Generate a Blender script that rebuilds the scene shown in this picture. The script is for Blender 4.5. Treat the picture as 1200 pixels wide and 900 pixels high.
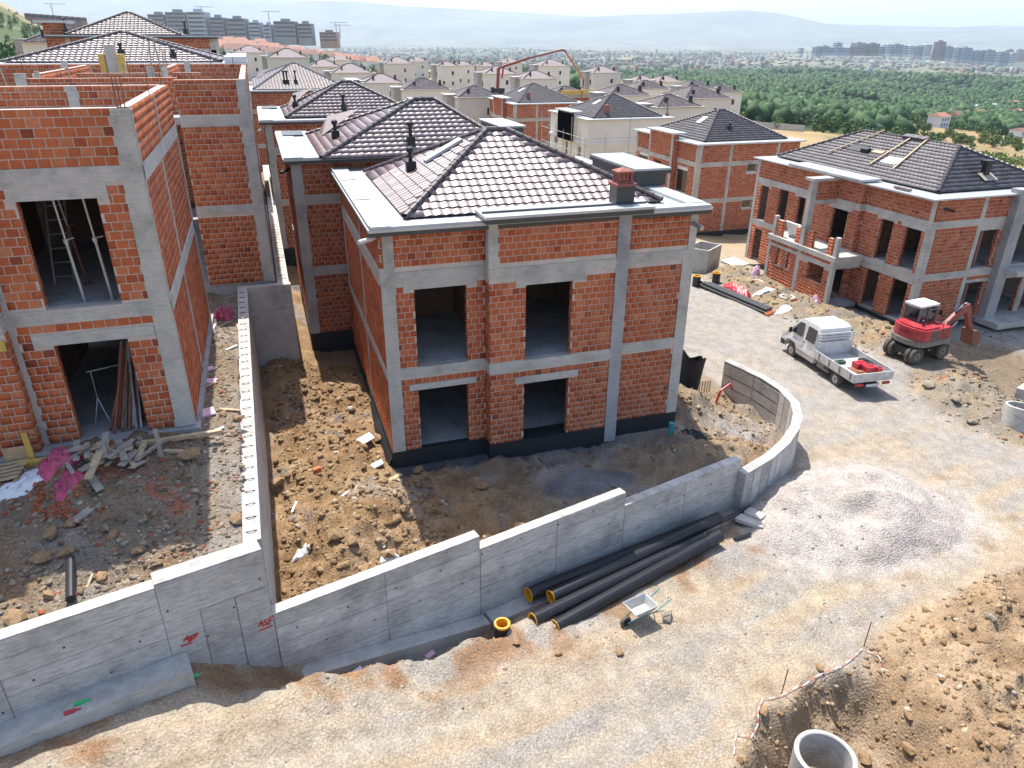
import bpy, math, random
import numpy as np
from mathutils import Matrix, Vector
random.seed(7); RNG=np.random.default_rng(7)
for o in list(bpy.data.objects): bpy.data.objects.remove(o)
sc=bpy.context.scene; COL=sc.collection
# ------------------------------------------------------------------ camera, sky, sun, exposure
FPX=848.68; PITCH=.44534; YAW=.32197; ROLL=.0068
CAM=np.array([-2.832,-20.912,12.525])
_F=np.array([math.sin(YAW)*math.cos(PITCH),math.cos(YAW)*math.cos(PITCH),-math.sin(PITCH)])
_R0=np.array([math.cos(YAW),-math.sin(YAW),0.]); _U0=np.cross(_R0,_F)
_R=math.cos(ROLL)*_R0+math.sin(ROLL)*_U0; _U=-math.sin(ROLL)*_R0+math.cos(ROLL)*_U0
cd=bpy.data.cameras.new('camera'); cam=bpy.data.objects.new('camera',cd); COL.objects.link(cam)
cd.sensor_width=36; cd.lens=36*FPX/1200; cd.clip_start=.1; cd.clip_end=60000
cam.matrix_world=Matrix(((_R[0],_U[0],-_F[0],CAM[0]),(_R[1],_U[1],-_F[1],CAM[1]),(_R[2],_U[2],-_F[2],CAM[2]),(0,0,0,1)))
sc.camera=cam
SUN_EL=math.radians(64); SUN_AZ=math.radians(-5)          # azimuth from +Y towards +X
w=bpy.data.worlds.new('World'); sc.world=w; w.use_nodes=True
nt=w.node_tree; bg=nt.nodes['Background']; sky=nt.nodes.new('ShaderNodeTexSky'); sky.sky_type='NISHITA'
sky.sun_disc=False; sky.sun_elevation=SUN_EL; sky.sun_rotation=SUN_AZ; sky.altitude=600; sky.air_density=1.0; sky.dust_density=3.0; sky.ozone_density=1.0
nt.links.new(sky.outputs[0],bg.inputs[0]); bg.inputs[1].default_value=.15
sd=bpy.data.lights.new('sun','SUN'); sun=bpy.data.objects.new('sun',sd); COL.objects.link(sun)
sd.energy=3.9; sd.angle=math.radians(.55); sd.color=(1,.955,.88)
_sv=Vector((math.sin(SUN_AZ)*math.cos(SUN_EL),math.cos(SUN_AZ)*math.cos(SUN_EL),math.sin(SUN_EL)))
sun.rotation_euler=_sv.to_track_quat('Z','Y').to_euler(); sun.location=(0,0,60)
vs=sc.view_settings; vs.view_transform='Standard'; vs.look='None'; vs.gamma=1; vs.exposure=1.05; vs.use_curve_mapping=False
# ------------------------------------------------------------------ pixel helpers (photo is 1200x900)
def ray(x,y): return _F+_R*(x-600)/FPX-_U*(y-450)/FPX
def onz(x,y,z): d=ray(x,y); return CAM+d*(z-CAM[2])/d[2]
def ony(x,y,Y): d=ray(x,y); return CAM+d*(Y-CAM[1])/d[1]
def onx(x,y,X): d=ray(x,y); return CAM+d*(X-CAM[0])/d[0]
# ------------------------------------------------------------------ mesh helpers
class MB:
    def __init__(s): s.v=[]; s.f=[]
    def add(s,v,f):
        n=len(s.v); s.v.extend([tuple(map(float,p)) for p in v]); s.f.extend([tuple(i+n for i in q) for q in f]); return s
    def box(s,x0,x1,y0,y1,z0,z1):
        return s.add([(x0,y0,z0),(x1,y0,z0),(x1,y1,z0),(x0,y1,z0),(x0,y0,z1),(x1,y0,z1),(x1,y1,z1),(x0,y1,z1)],
            [(0,3,2,1),(4,5,6,7),(0,1,5,4),(1,2,6,5),(2,3,7,6),(3,0,4,7)])
    def obox(s,c,ex,ey,ez):          # centre + three half-axes
        c=np.array(c,float); ex=np.array(ex,float); ey=np.array(ey,float); ez=np.array(ez,float)
        P=[c+a*ex+b*ey+d*ez for d in (-1,1) for a,b in ((-1,-1),(1,-1),(1,1),(-1,1))]
        return s.add(P,[(0,3,2,1),(4,5,6,7),(0,1,5,4),(1,2,6,5),(2,3,7,6),(3,0,4,7)])
    def bar(s,a,b,w,h=None,up=(0,0,1)):
        a=np.array(a,float); b=np.array(b,float); h=w if h is None else h
        d=b-a; L=np.linalg.norm(d); d=d/L; u=np.array(up,float)
        if abs(d@u)>.95: u=np.array((1.,0,0))
        r=np.cross(d,u); r/=np.linalg.norm(r); u=np.cross(r,d)
        return s.obox((a+b)/2,d*L/2,r*w/2,u*h/2)
    def prism(s,poly,z0,z1):
        n=len(poly); v=[(x,y,z0) for x,y in poly]+[(x,y,z1) for x,y in poly]
        return s.add(v,[tuple(range(n-1,-1,-1)),tuple(range(n,2*n))]+[(i,(i+1)%n,n+(i+1)%n,n+i) for i in range(n)])
    def extr(s,poly,off):            # planar 3-D polygon extruded along a vector
        n=len(poly); off=np.array(off,float); v=[np.array(p,float) for p in poly]+[np.array(p,float)+off for p in poly]
        return s.add(v,[tuple(range(n-1,-1,-1)),tuple(range(n,2*n))]+[(i,(i+1)%n,n+(i+1)%n,n+i) for i in range(n)])
    def tube(s,pts,r,n=10,caps=True):
        pts=[np.array(p,float) for p in pts]; rs=r if hasattr(r,'__len__') else [r]*len(pts)
        base=len(s.v); prev=None
        for i,p in enumerate(pts):
            t=pts[min(i+1,len(pts)-1)]-pts[max(i-1,0)]; t/=np.linalg.norm(t)+1e-9
            if prev is None:
                u=np.array((0,0,1.)) if abs(t[2])<.9 else np.array((1.,0,0)); u=u-t*(u@t)
            else: u=prev-t*(prev@t)
            u/=np.linalg.norm(u); prev=u; b=np.cross(t,u)
            for k in range(n):
                a=2*math.pi*k/n; s.v.append(tuple(p+rs[i]*(math.cos(a)*u+math.sin(a)*b)))
        for i in range(len(pts)-1):
            for k in range(n):
                a=base+i*n+k; c=base+i*n+(k+1)%n; s.f.append((a,c,c+n,a+n))
        if caps: s.f.append(tuple(base+n-1-k for k in range(n))); s.f.append(tuple(base+(len(pts)-1)*n+k for k in range(n)))
        return s
    def ring(s,c,axis,prof,n=32):    # closed profile [(r,h)...] turned about an axis
        c=np.array(c,float); ax=np.array(axis,float); ax/=np.linalg.norm(ax)
        u=np.array((1.,0,0)) if abs(ax[0])<.9 else np.array((0,1.,0)); u=u-ax*(u@ax); u/=np.linalg.norm(u); b=np.cross(ax,u)
        base=len(s.v); m=len(prof)
        for k in range(n):
            a=2*math.pi*k/n; d=math.cos(a)*u+math.sin(a)*b
            for r,h in prof: s.v.append(tuple(c+d*r+ax*h))
        for k in range(n):
            for j in range(m):
                a=base+k*m+j; e=base+k*m+(j+1)%m; a2=base+((k+1)%n)*m+j; e2=base+((k+1)%n)*m+(j+1)%m
                s.f.append((a,a2,e2,e))
        return s
    def mesh(s,name,mat=None,smooth=False):
        me=bpy.data.meshes.new(name); me.from_pydata(s.v,[],s.f); me.update()
        if mat: me.materials.append(mat)
        if smooth: me.polygons.foreach_set('use_smooth',[True]*len(me.polygons))
        return me
def npmesh(name,V,Fq,mat,smooth=False):
    """V (n,3), Fq (m,k) uniform polygons"""
    me=bpy.data.meshes.new(name); V=np.ascontiguousarray(V,np.float32); Fq=np.ascontiguousarray(Fq,np.int32); m,k=Fq.shape
    me.vertices.add(len(V)); me.vertices.foreach_set('co',V.ravel()); me.loops.add(m*k); me.loops.foreach_set('vertex_index',Fq.ravel())
    me.polygons.add(m); me.polygons.foreach_set('loop_start',np.arange(0,m*k,k,dtype=np.int32)); me.polygons.foreach_set('loop_total',np.full(m,k,np.int32))
    if smooth: me.polygons.foreach_set('use_smooth',np.ones(m,bool))
    me.update(calc_edges=True); me.materials.append(mat); return me
def link(name,me,parent=None,world=True,kind=None):
    o=bpy.data.objects.new(name,me); COL.objects.link(o)
    if parent is not None:
        o.parent=parent
        if world:
            r=parent; M=Matrix.Identity(4)
            while r is not None: M=r.matrix_basis@M if r.parent is None else (r.matrix_parent_inverse@r.matrix_basis)@M; r=r.parent
            o.matrix_parent_inverse=M.inverted()
    if kind: o['kind']=kind
    return o
def part(mb,name,mat,parent,world=True,smooth=False,kind=None,label=None):
    o=link(name,mb.mesh(name,mat,smooth),parent,world,kind)
    if label: o['label']=label
    return o
def tag(o,label,cat,group=None):
    o['label']=label; o['category']=cat
    if group: o['group']=group
    return o
def thing(name,label,cat,loc=(0,0,0),rotz=0,group=None,rot=None):
    o=bpy.data.objects.new(name,None); COL.objects.link(o); o.empty_display_size=.3
    o.location=tuple(map(float,loc)); o.rotation_euler=rot if rot else (0,0,rotz); 
    o.matrix_basis=Matrix.LocRotScale(o.location,o.rotation_euler,None)
    return tag(o,label,cat,group)
def solo(mb,name,mat,label,cat,group=None,smooth=False,kind=None):
    o=link(name,mb.mesh(name,mat,smooth),None,False,kind); return tag(o,label,cat,group)
def copytree(o,parent=None):
    c=o.copy(); COL.objects.link(c)
    if parent is not None: c.parent=parent
    for ch in list(o.children): copytree(ch,c)
    return c
# ------------------------------------------------------------------ noise (numpy)
_P=RNG.random((256,256)).astype(np.float32)
def vn(x,y):
    xi=np.floor(x).astype(int); yi=np.floor(y).astype(int); fx=x-xi; fy=y-yi
    fx=fx*fx*(3-2*fx); fy=fy*fy*(3-2*fy)
    a=_P[xi&255,yi&255]; b=_P[(xi+1)&255,yi&255]; c=_P[xi&255,(yi+1)&255]; d=_P[(xi+1)&255,(yi+1)&255]
    return (a*(1-fx)+b*fx)*(1-fy)+(c*(1-fx)+d*fx)*fy-.5
def fbm(x,y,s,o=4,seed=0):
    r=0; a=1.; x=np.asarray(x,float)/s+seed*17.3; y=np.asarray(y,float)/s+seed*9.7
    for _ in range(o): r=r+a*vn(x,y); x=x*2.03+5.1; y=y*2.03+1.7; a*=.5
    return r
def sst(a,b,x): t=np.clip((x-a)/(b-a),0,1); return t*t*(3-2*t)
# ------------------------------------------------------------------ materials
def newmat(name):
    m=bpy.data.materials.new(name); m.use_nodes=True; n=m.node_tree.nodes; l=m.node_tree.links; return m,n,l,n['Principled BSDF']
def N(n,t,**k):
    x=n.new(t)
    for a,b in k.items():
        if a in x.inputs: x.inputs[a].default_value=b
        else: setattr(x,a,b)
    return x
def rampn(n,cols):
    r=n.new('ShaderNodeValToRGB'); e=r.color_ramp.elements
    while len(e)<len(cols): e.new(.5)
    for i,(p,c) in enumerate(cols): e[i].position=p; e[i].color=(*c,1)
    return r
def simple(name,c,rough=.7,metal=0.,var=.12,scale=3.,bump=0.,spec=.5,var2=0.,scale2=40.,orand=0.,dust=0.):
    """principled with two-octave tonal variation in object space"""
    m,n,l,b=newmat(name); tc=N(n,'ShaderNodeTexCoord'); b.inputs['Roughness'].default_value=rough; b.inputs['Metallic'].default_value=metal
    b.inputs['Specular IOR Level'].default_value=spec
    nz=N(n,'ShaderNodeTexNoise',Scale=scale,Detail=6.,Roughness=.6); l.new(tc.outputs['Object'],nz.inputs['Vector'])
    lo=tuple(max(0,x*(1-var)) for x in c); hi=tuple(min(1,x*(1+var)) for x in c)
    r=rampn(n,[(.32,lo),(.68,hi)]); l.new(nz.outputs['Fac'],r.inputs[0]); out=r.outputs[0]
    if var2:
        n2=N(n,'ShaderNodeTexNoise',Scale=scale2,Detail=4.); l.new(tc.outputs['Object'],n2.inputs['Vector'])
        r2=rampn(n,[(.35,(1-var2,)*3),(.65,(1+var2,)*3)]); l.new(n2.outputs['Fac'],r2.inputs[0])
        mx=N(n,'ShaderNodeMix',data_type='RGBA',blend_type='MULTIPLY'); mx.inputs[0].default_value=1; l.new(out,mx.inputs[6]); l.new(r2.outputs[0],mx.inputs[7]); out=mx.outputs[2]
    if orand:
        oi=N(n,'ShaderNodeObjectInfo'); ro=rampn(n,[(0,(1-orand,1-orand,1-orand*.8)),(1,(1+orand*.5,)*3)]); l.new(oi.outputs['Random'],ro.inputs[0])
        mo=N(n,'ShaderNodeMix',data_type='RGBA',blend_type='MULTIPLY'); mo.inputs[0].default_value=1; l.new(out,mo.inputs[6]); l.new(ro.outputs[0],mo.inputs[7]); out=mo.outputs[2]
    if dust:
        nd=N(n,'ShaderNodeTexNoise',Scale=3.5,Detail=8.,Roughness=.7); l.new(tc.outputs['Object'],nd.inputs['Vector']); sx=N(n,'ShaderNodeSeparateXYZ'); l.new(tc.outputs['Object'],sx.inputs[0])
        mh=N(n,'ShaderNodeMapRange'); mh.inputs[1].default_value=1.6; mh.inputs[2].default_value=.2; mh.inputs[3].default_value=0; mh.inputs[4].default_value=.32; l.new(sx.outputs['Z'],mh.inputs[0])
        ad=N(n,'ShaderNodeMath',operation='ADD'); l.new(nd.outputs['Fac'],ad.inputs[0]); l.new(mh.outputs[0],ad.inputs[1]); rd=rampn(n,[(.5,(0,0,0)),(.85,(dust,)*3)]); l.new(ad.outputs[0],rd.inputs[0])
        md=N(n,'ShaderNodeMix',data_type='RGBA'); l.new(rd.outputs[0],md.inputs[0]); l.new(out,md.inputs[6]); md.inputs[7].default_value=(.30,.235,.165,1); out=md.outputs[2]
        rr_=N(n,'ShaderNodeMapRange'); l.new(rd.outputs[0],rr_.inputs[0]); rr_.inputs[3].default_value=rough; rr_.inputs[4].default_value=.9; l.new(rr_.outputs[0],b.inputs['Roughness'])
    l.new(out,b.inputs['Base Color'])
    if bump:
        n3=N(n,'ShaderNodeTexNoise',Scale=scale2,Detail=6.); l.new(tc.outputs['Object'],n3.inputs['Vector'])
        bp=N(n,'ShaderNodeBump',Strength=bump,Distance=.02); l.new(n3.outputs['Fac'],bp.inputs['Height']); l.new(bp.outputs[0],b.inputs['Normal'])
    return m
def brickmat(name,island):
    m,n,l,b=newmat(name); b.inputs['Roughness'].default_value=.85; b.inputs['Specular IOR Level'].default_value=.25
    if island: g=N(n,'ShaderNodeNewGeometry'); rnd=g.outputs['Random Per Island']
    else: g=N(n,'ShaderNodeObjectInfo'); rnd=g.outputs['Random']
    r=rampn(n,[(0,(.22,.055,.028)),(.04,(.36,.085,.034)),(.25,(.42,.110,.042)),(.75,(.465,.135,.053)),(.97,(.50,.18,.082)),(1,(.45,.19,.10))]); l.new(rnd,r.inputs[0])
    tc=N(n,'ShaderNodeTexCoord'); geo=N(n,'ShaderNodeNewGeometry')
    nz=N(n,'ShaderNodeTexNoise',Scale=11.,Detail=5.,Roughness=.65); l.new(geo.outputs['Position'],nz.inputs['Vector'])
    r2=rampn(n,[(.3,(.82,.82,.82)),(.7,(1.14,1.13,1.12))]); l.new(nz.outputs['Fac'],r2.inputs[0])
    nb=N(n,'ShaderNodeTexNoise',Scale=.55,Detail=5.,Roughness=.6); l.new(geo.outputs['Position'],nb.inputs['Vector'])
    r3=rampn(n,[(.3,(.82,.78,.76)),(.62,(1.06,1.06,1.06))]); l.new(nb.outputs['Fac'],r3.inputs[0])
    mx=N(n,'ShaderNodeMix',data_type='RGBA',blend_type='MULTIPLY'); mx.inputs[0].default_value=1; l.new(r.outputs[0],mx.inputs[6]); l.new(r2.outputs[0],mx.inputs[7])
    my=N(n,'ShaderNodeMix',data_type='RGBA',blend_type='MULTIPLY'); my.inputs[0].default_value=1; l.new(mx.outputs[2],my.inputs[6]); l.new(r3.outputs[0],my.inputs[7])
    # mortar smears
    n4=N(n,'ShaderNodeTexNoise',Scale=2.2,Detail=7.,Roughness=.7); l.new(geo.outputs['Position'],n4.inputs['Vector'])
    r4=rampn(n,[(.66,(0,0,0)),(.78,(.55,.55,.55))]); l.new(n4.outputs['Fac'],r4.inputs[0])
    mz=N(n,'ShaderNodeMix',data_type='RGBA'); l.new(r4.outputs[0],mz.inputs[0]); l.new(my.outputs[2],mz.inputs[6]); mz.inputs[7].default_value=(.42,.31,.25,1)
    l.new(mz.outputs[2],b.inputs['Base Color'])
    wv=N(n,'ShaderNodeTexNoise',Scale=60.,Detail=3.); l.new(geo.outputs['Position'],wv.inputs['Vector'])
    bp=N(n,'ShaderNodeBump',Strength=.25,Distance=.01); l.new(wv.outputs['Fac'],bp.inputs['Height']); l.new(bp.outputs[0],b.inputs['Normal'])
    return m
def concrete(name,c,streak=.2,rough=.85,tint=0.):
    m,n,l,b=newmat(name); b.inputs['Roughness'].default_value=rough; b.inputs['Specular IOR Level'].default_value=.3
    geo=N(n,'ShaderNodeNewGeometry')
    n1=N(n,'ShaderNodeTexNoise',Scale=1.1,Detail=8.,Roughness=.65); l.new(geo.outputs['Position'],n1.inputs['Vector'])
    r1=rampn(n,[(.28,tuple(x*.64 for x in c)),(.5,c),(.75,tuple(min(1,x*1.18) for x in c))]); l.new(n1.outputs['Fac'],r1.inputs[0])
    mp=N(n,'ShaderNodeMapping'); mp.inputs['Scale'].default_value=(2.2,2.2,14); l.new(geo.outputs['Position'],mp.inputs[0])
    n2=N(n,'ShaderNodeTexNoise',Scale=1.6,Detail=6.,Roughness=.7); l.new(mp.outputs[0],n2.inputs['Vector'])
    r2=rampn(n,[(.3,(1-streak,)*3),(.6,(1.06,)*3)]); l.new(n2.outputs['Fac'],r2.inputs[0])
    mx=N(n,'ShaderNodeMix',data_type='RGBA',blend_type='MULTIPLY'); mx.inputs[0].default_value=1; l.new(r1.outputs[0],mx.inputs[6]); l.new(r2.outputs[0],mx.inputs[7])
    n3=N(n,'ShaderNodeTexNoise',Scale=35.,Detail=5.); l.new(geo.outputs['Position'],n3.inputs['Vector'])
    r3=rampn(n,[(.25,(.8,)*3),(.5,(1.,)*3)]); l.new(n3.outputs['Fac'],r3.inputs[0])
    my=N(n,'ShaderNodeMix',data_type='RGBA',blend_type='MULTIPLY'); my.inputs[0].default_value=1; l.new(mx.outputs[2],my.inputs[6]); l.new(r3.outputs[0],my.inputs[7])
    out=my.outputs[2]
    if tint:
        oi=N(n,'ShaderNodeObjectInfo'); rt=rampn(n,[(0,(1-tint,)*3),(1,(1+tint*.7,)*3)]); l.new(oi.outputs['Random'],rt.inputs[0]); mt_=N(n,'ShaderNodeMix',data_type='RGBA',blend_type='MULTIPLY'); mt_.inputs[0].default_value=1; l.new(out,mt_.inputs[6]); l.new(rt.outputs[0],mt_.inputs[7]); out=mt_.outputs[2]
    l.new(out,b.inputs['Base Color'])
    bp=N(n,'ShaderNodeBump',Strength=.3,Distance=.01); l.new(n3.outputs['Fac'],bp.inputs['Height']); l.new(bp.outputs[0],b.inputs['Normal'])
    return m
def tilemat(name,c,island,rough=.5,spec=1.,coat=.6):
    m,n,l,b=newmat(name)
    if island: g=N(n,'ShaderNodeNewGeometry'); rnd=g.outputs['Random Per Island']
    else: g=N(n,'ShaderNodeObjectInfo'); rnd=g.outputs['Random']
    r=rampn(n,[(0,tuple(x*.72 for x in c)),(.5,c),(1,tuple(x*1.3 for x in c))]); l.new(rnd,r.inputs[0])
    geo=N(n,'ShaderNodeNewGeometry'); nz=N(n,'ShaderNodeTexNoise',Scale=4.,Detail=7.,Roughness=.7); l.new(geo.outputs['Position'],nz.inputs['Vector'])
    r2=rampn(n,[(.3,(.78,)*3),(.7,(1.25,)*3)]); l.new(nz.outputs['Fac'],r2.inputs[0])
    mx=N(n,'ShaderNodeMix',data_type='RGBA',blend_type='MULTIPLY'); mx.inputs[0].default_value=1; l.new(r.outputs[0],mx.inputs[6]); l.new(r2.outputs[0],mx.inputs[7])
    l.new(mx.outputs[2],b.inputs['Base Color'])
    rr=N(n,'ShaderNodeMapRange'); l.new(nz.outputs['Fac'],rr.inputs[0]); rr.inputs[3].default_value=rough-.06; rr.inputs[4].default_value=rough+.1; l.new(rr.outputs[0],b.inputs['Roughness'])
    b.inputs['Specular IOR Level'].default_value=spec; b.inputs['Coat Weight'].default_value=coat; b.inputs['Coat Roughness'].default_value=rough*.9
    return m
M=dict(
 brick=brickmat('brick_clay',True), brick1=brickmat('brick_clay_single',False),
 mortar=simple('mortar',(.50,.43,.37),.95,var=.15,scale=2,var2=.1),
 conc=concrete('concrete',(.455,.43,.385)), concd=concrete('concrete_dark',(.33,.325,.32)), concl=concrete('concrete_wall',(.50,.475,.44),.38,.85,.16),
 innerw=simple('inner_blockwork_shade',(.20,.11,.075),.95,var=.2,scale=3),  # partition colour darkened to put the room shade into it
 floor=concrete('concrete_floor',(.36,.36,.355),.1),
 black=simple('bitumen_and_hole_shade',(.014,.015,.018),.65,var=.3,scale=1.5,bump=.1,scale2=9),  # real bitumen, and the painted dark of tie holes, manholes and roof openings
 tile=tilemat('roof_tile',(.155,.098,.094),True), tile1=tilemat('roof_tile_single',(.155,.098,.094),False),
 tileg=tilemat('roof_tile_grey',(.082,.071,.073),True,.6,.55,.1), ridge=tilemat('ridge_tile',(.04,.028,.027),True,.4,.6,.2), ridge1=tilemat('ridge_tile_single',(.045,.029,.028),False,.4,.6,.2),
 tilev=tilemat('villa_tile',(.215,.18,.175),True,.8,.2,0.),
 metal=simple('sheet_metal',(.46,.48,.49),.4,metal=.4,var=.07,scale=1.5,spec=.5),
 trim=simple('dark_trim',(.045,.048,.05),.38,var=.1,scale=4), steel=simple('galvanised_steel',(.42,.43,.44),.42,metal=.7,var=.12,scale=8),
 cream=simple('cream_plaster',(.70,.66,.57),.9,var=.06,scale=.5,orand=.12), white=simple('white_plaster',(.70,.69,.66),.9,var=.03,scale=.6), stone=simple('grey_stone_cladding',(.38,.37,.35),.9,var=.2,scale=3,var2=.2),
 glass=simple('window_glass',(.018,.022,.024),.06,var=.2,scale=.6,spec=.8), frame=simple('white_window_frame',(.72,.73,.73),.45,var=.02), dframe=simple('dark_window_frame',(.03,.03,.032),.5,var=.1),
 wood=simple('timber',(.42,.31,.19),.8,var=.22,scale=5,var2=.15,scale2=30), woodg=simple('weathered_timber',(.30,.265,.22),.88,var=.25,scale=4,var2=.2,scale2=30), woody=simple('yellow_formwork',(.55,.36,.08),.6,var=.2,scale=3),
 vent=simple('black_plastic',(.012,.013,.015),.42,var=.2), pipe=simple('corrugated_pipe',(.016,.017,.021),.4,var=.15,scale=2), pipey=simple('pipe_liner_yellow',(.72,.34,.015),.5,var=.08),
 orange=simple('orange_plastic',(.55,.13,.05),.5), red=simple('red_plastic',(.42,.022,.035),.42,var=.14,scale=2,spec=.5), redp=simple('red_paint',(.36,.022,.032),.42,var=.14,scale=2,spec=.5,dust=.6), redd=simple('faded_red_paint',(.24,.045,.036),.55,var=.3,scale=3,var2=.2), rust=simple('rusty_steel',(.19,.075,.04),.7,var=.35,scale=6),
 grey=simple('grey_paint',(.13,.135,.145),.45,var=.08,dust=.8), wpaint=simple('white_paint',(.74,.74,.73),.36,var=.04,scale=2,spec=.6,dust=.6), rubber=simple('tyre_rubber',(.028,.027,.026),.8,var=.3,scale=5,dust=.3), alu=simple('aluminium_side',(.56,.57,.57),.42,metal=.3,var=.1,dust=.5),
 pink=simple('pink_plastic_sheet',(.46,.055,.13),.4,var=.35,scale=3,dust=.45), foam=simple('pink_foam',(.66,.40,.50),.8,var=.05), wsheet=simple('white_plastic',(.64,.65,.66),.4,var=.08), teal=simple('teal_paint',(.03,.22,.24),.45,var=.1), blue=simple('blue_print',(.02,.13,.5),.4), redmark=simple('red_marker_paint',(.52,.03,.025),.8,var=.15,scale=8),
 terra=simple('terracotta',(.26,.085,.062),.75,var=.2,scale=8), green=simple('green_plastic',(.02,.42,.12),.4), dgreen=simple('dark_green_plastic',(.04,.09,.05),.6), tapew=simple('tape_white',(.8,.78,.77),.5), taper=simple('tape_red',(.55,.12,.12),.5),
)
# ------------------------------------------------------------------ ground
CURVE=[(11.05,-4.0),(12.47,-3.43),(13.71,-2.73),(14.8,-1.89),(15.51,-1.13),(16.14,-.12),(16.42,1.08),(16.41,2.24),(16.17,3.43),(15.94,4.39)]
def yw(x): return -7.4+.25*(x+3.9)
def xdiv(y): return np.where(y<8.6,-4.14-.14*(y+7.4)/16.,-2.75)
_cx=np.array([c[0] for c in CURVE]); _cy=np.array([c[1] for c in CURVE])
def seg_dist(x,y,pts):
    d=np.full(np.shape(x),1e9)
    for (ax,ay),(bx,by) in zip(pts[:-1],pts[1:]):
        t=np.clip(((x-ax)*(bx-ax)+(y-ay)*(by-ay))/((bx-ax)**2+(by-ay)**2),0,1)
        d=np.minimum(d,np.hypot(x-ax-t*(bx-ax),y-ay-t*(by-ay)))
    return d
AZN=np.array([-180,-60,-36,-28,-20,-10,0,10,20,36,60,180.]); RN=np.array([0,60,140,325,700,1000,2000,3500,9000,30000.])
TZ=np.array([[4,4,8,20,45,60,60,20,-40,-60],[3,3,8,25,60,90,110,60,0,-50],[2,2,4,10,38,72,70,0,-60,-70],[0,0,0,2,8,14,-5,-50,-70,-70],[-2,-2,-2,0,3,9,-25,-60,-70,-70],[-3,-3,-4,-4,-12,-25,-55,-70,-70,-70],[-4,-4,-4,-6,-18,-30,-60,-70,-70,-70],[-4,-4,-6,-14.5,-31,-40,-60,-70,-70,-70],[-4,-4,-7,-20,-39,-49,-62,-68,-70,-70],[-5,-5,-9,-27,-46,-56,-68,-70,-70,-70],[-6,-6,-12,-30,-50,-60,-70,-70,-70,-70],[-4,-4,-8,-20,-40,-50,-60,-70,-70,-70.]])
def polar(x,y):
    dx=x-CAM[0]; dy=y-CAM[1]; r=np.hypot(dx,dy); az=np.degrees(np.arctan2(dx,dy)-YAW); az=(az+180)%360-180; return r,az
def terr(x,y):
    r,az=polar(x,y); i=np.clip(np.searchsorted(AZN,az)-1,0,len(AZN)-2); j=np.clip(np.searchsorted(RN,r)-1,0,len(RN)-2)
    a=np.clip((az-AZN[i])/(AZN[i+1]-AZN[i]),0,1); b=np.clip((r-RN[j])/(RN[j+1]-RN[j]),0,1); a=a*a*(3-2*a)
    z=(TZ[i,j]*(1-a)+TZ[i+1,j]*a)*(1-b)+(TZ[i,j+1]*(1-a)+TZ[i+1,j+1]*a)*b
    return z+fbm(x,y,260,4,3)*np.clip((r-150)/900,0,1)*14+fbm(x,y,25,3,4)*np.clip((r-60)/200,0,1)*.9
SPOIL=[(2.5,-15.5),(5.2,-12.35),(6.2,-11.55),(8.1,-10.9),(10,-10.75),(10.8,-10.1),(13.4,-9.4),(18.3,-8.55),(26,-7.2),(40,-4)]
_sx=np.array([c[0] for c in SPOIL]); _sy=np.array([c[1] for c in SPOIL])
TRENCH=[(4.2,-16),(6.1,-14.1),(7.5,-12.9),(8.8,-12.0),(9.5,-11.7)]
MOUND=[(28.4,22),(28.1,18),(28.6,13),(29.6,9),(28.6,2.6),(27,1),(27.3,-.6)]
HOUSES=[(-.1,10.6,-.6,10.4,-.55),(-1.9,8.8,10.8,20.2,-.6),(-2.7,8.2,26.4,36.4,-.6),(-14,-5.4,-2.6,6.4,2.9),(-14.5,-3.0,9,18.5,2.9),(32.2,43.2,10,26,-3.3),(29.8,32.4,14.3,20.8,-3.1),(34.1,45.2,37.7,50,-4.4)]
TRACK=[(-20,-16),(-6,-11.6),(2,-10.2),(9,-9.),(14.5,-8.6),(18.5,-6.5),(20.4,-2),(20.6,6),(20.,14),(22,30)]
def masks(x,y):
    inH=(x>xdiv(y))&(y>yw(x)+.12)
    cxl=np.interp(y,_cy,_cx)                                  # curved wall x at y
    inH&=np.where((y<4.39)&(y>-4.0),x<cxl-.15,True)&(x<16.4)
    inL=(x<xdiv(y)-.15)&(y>yw(x)+.12)
    sp=y-np.interp(x,_sx,_sy)                                 # <0 inside the spoil ground
    return inH,inL,sp
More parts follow.
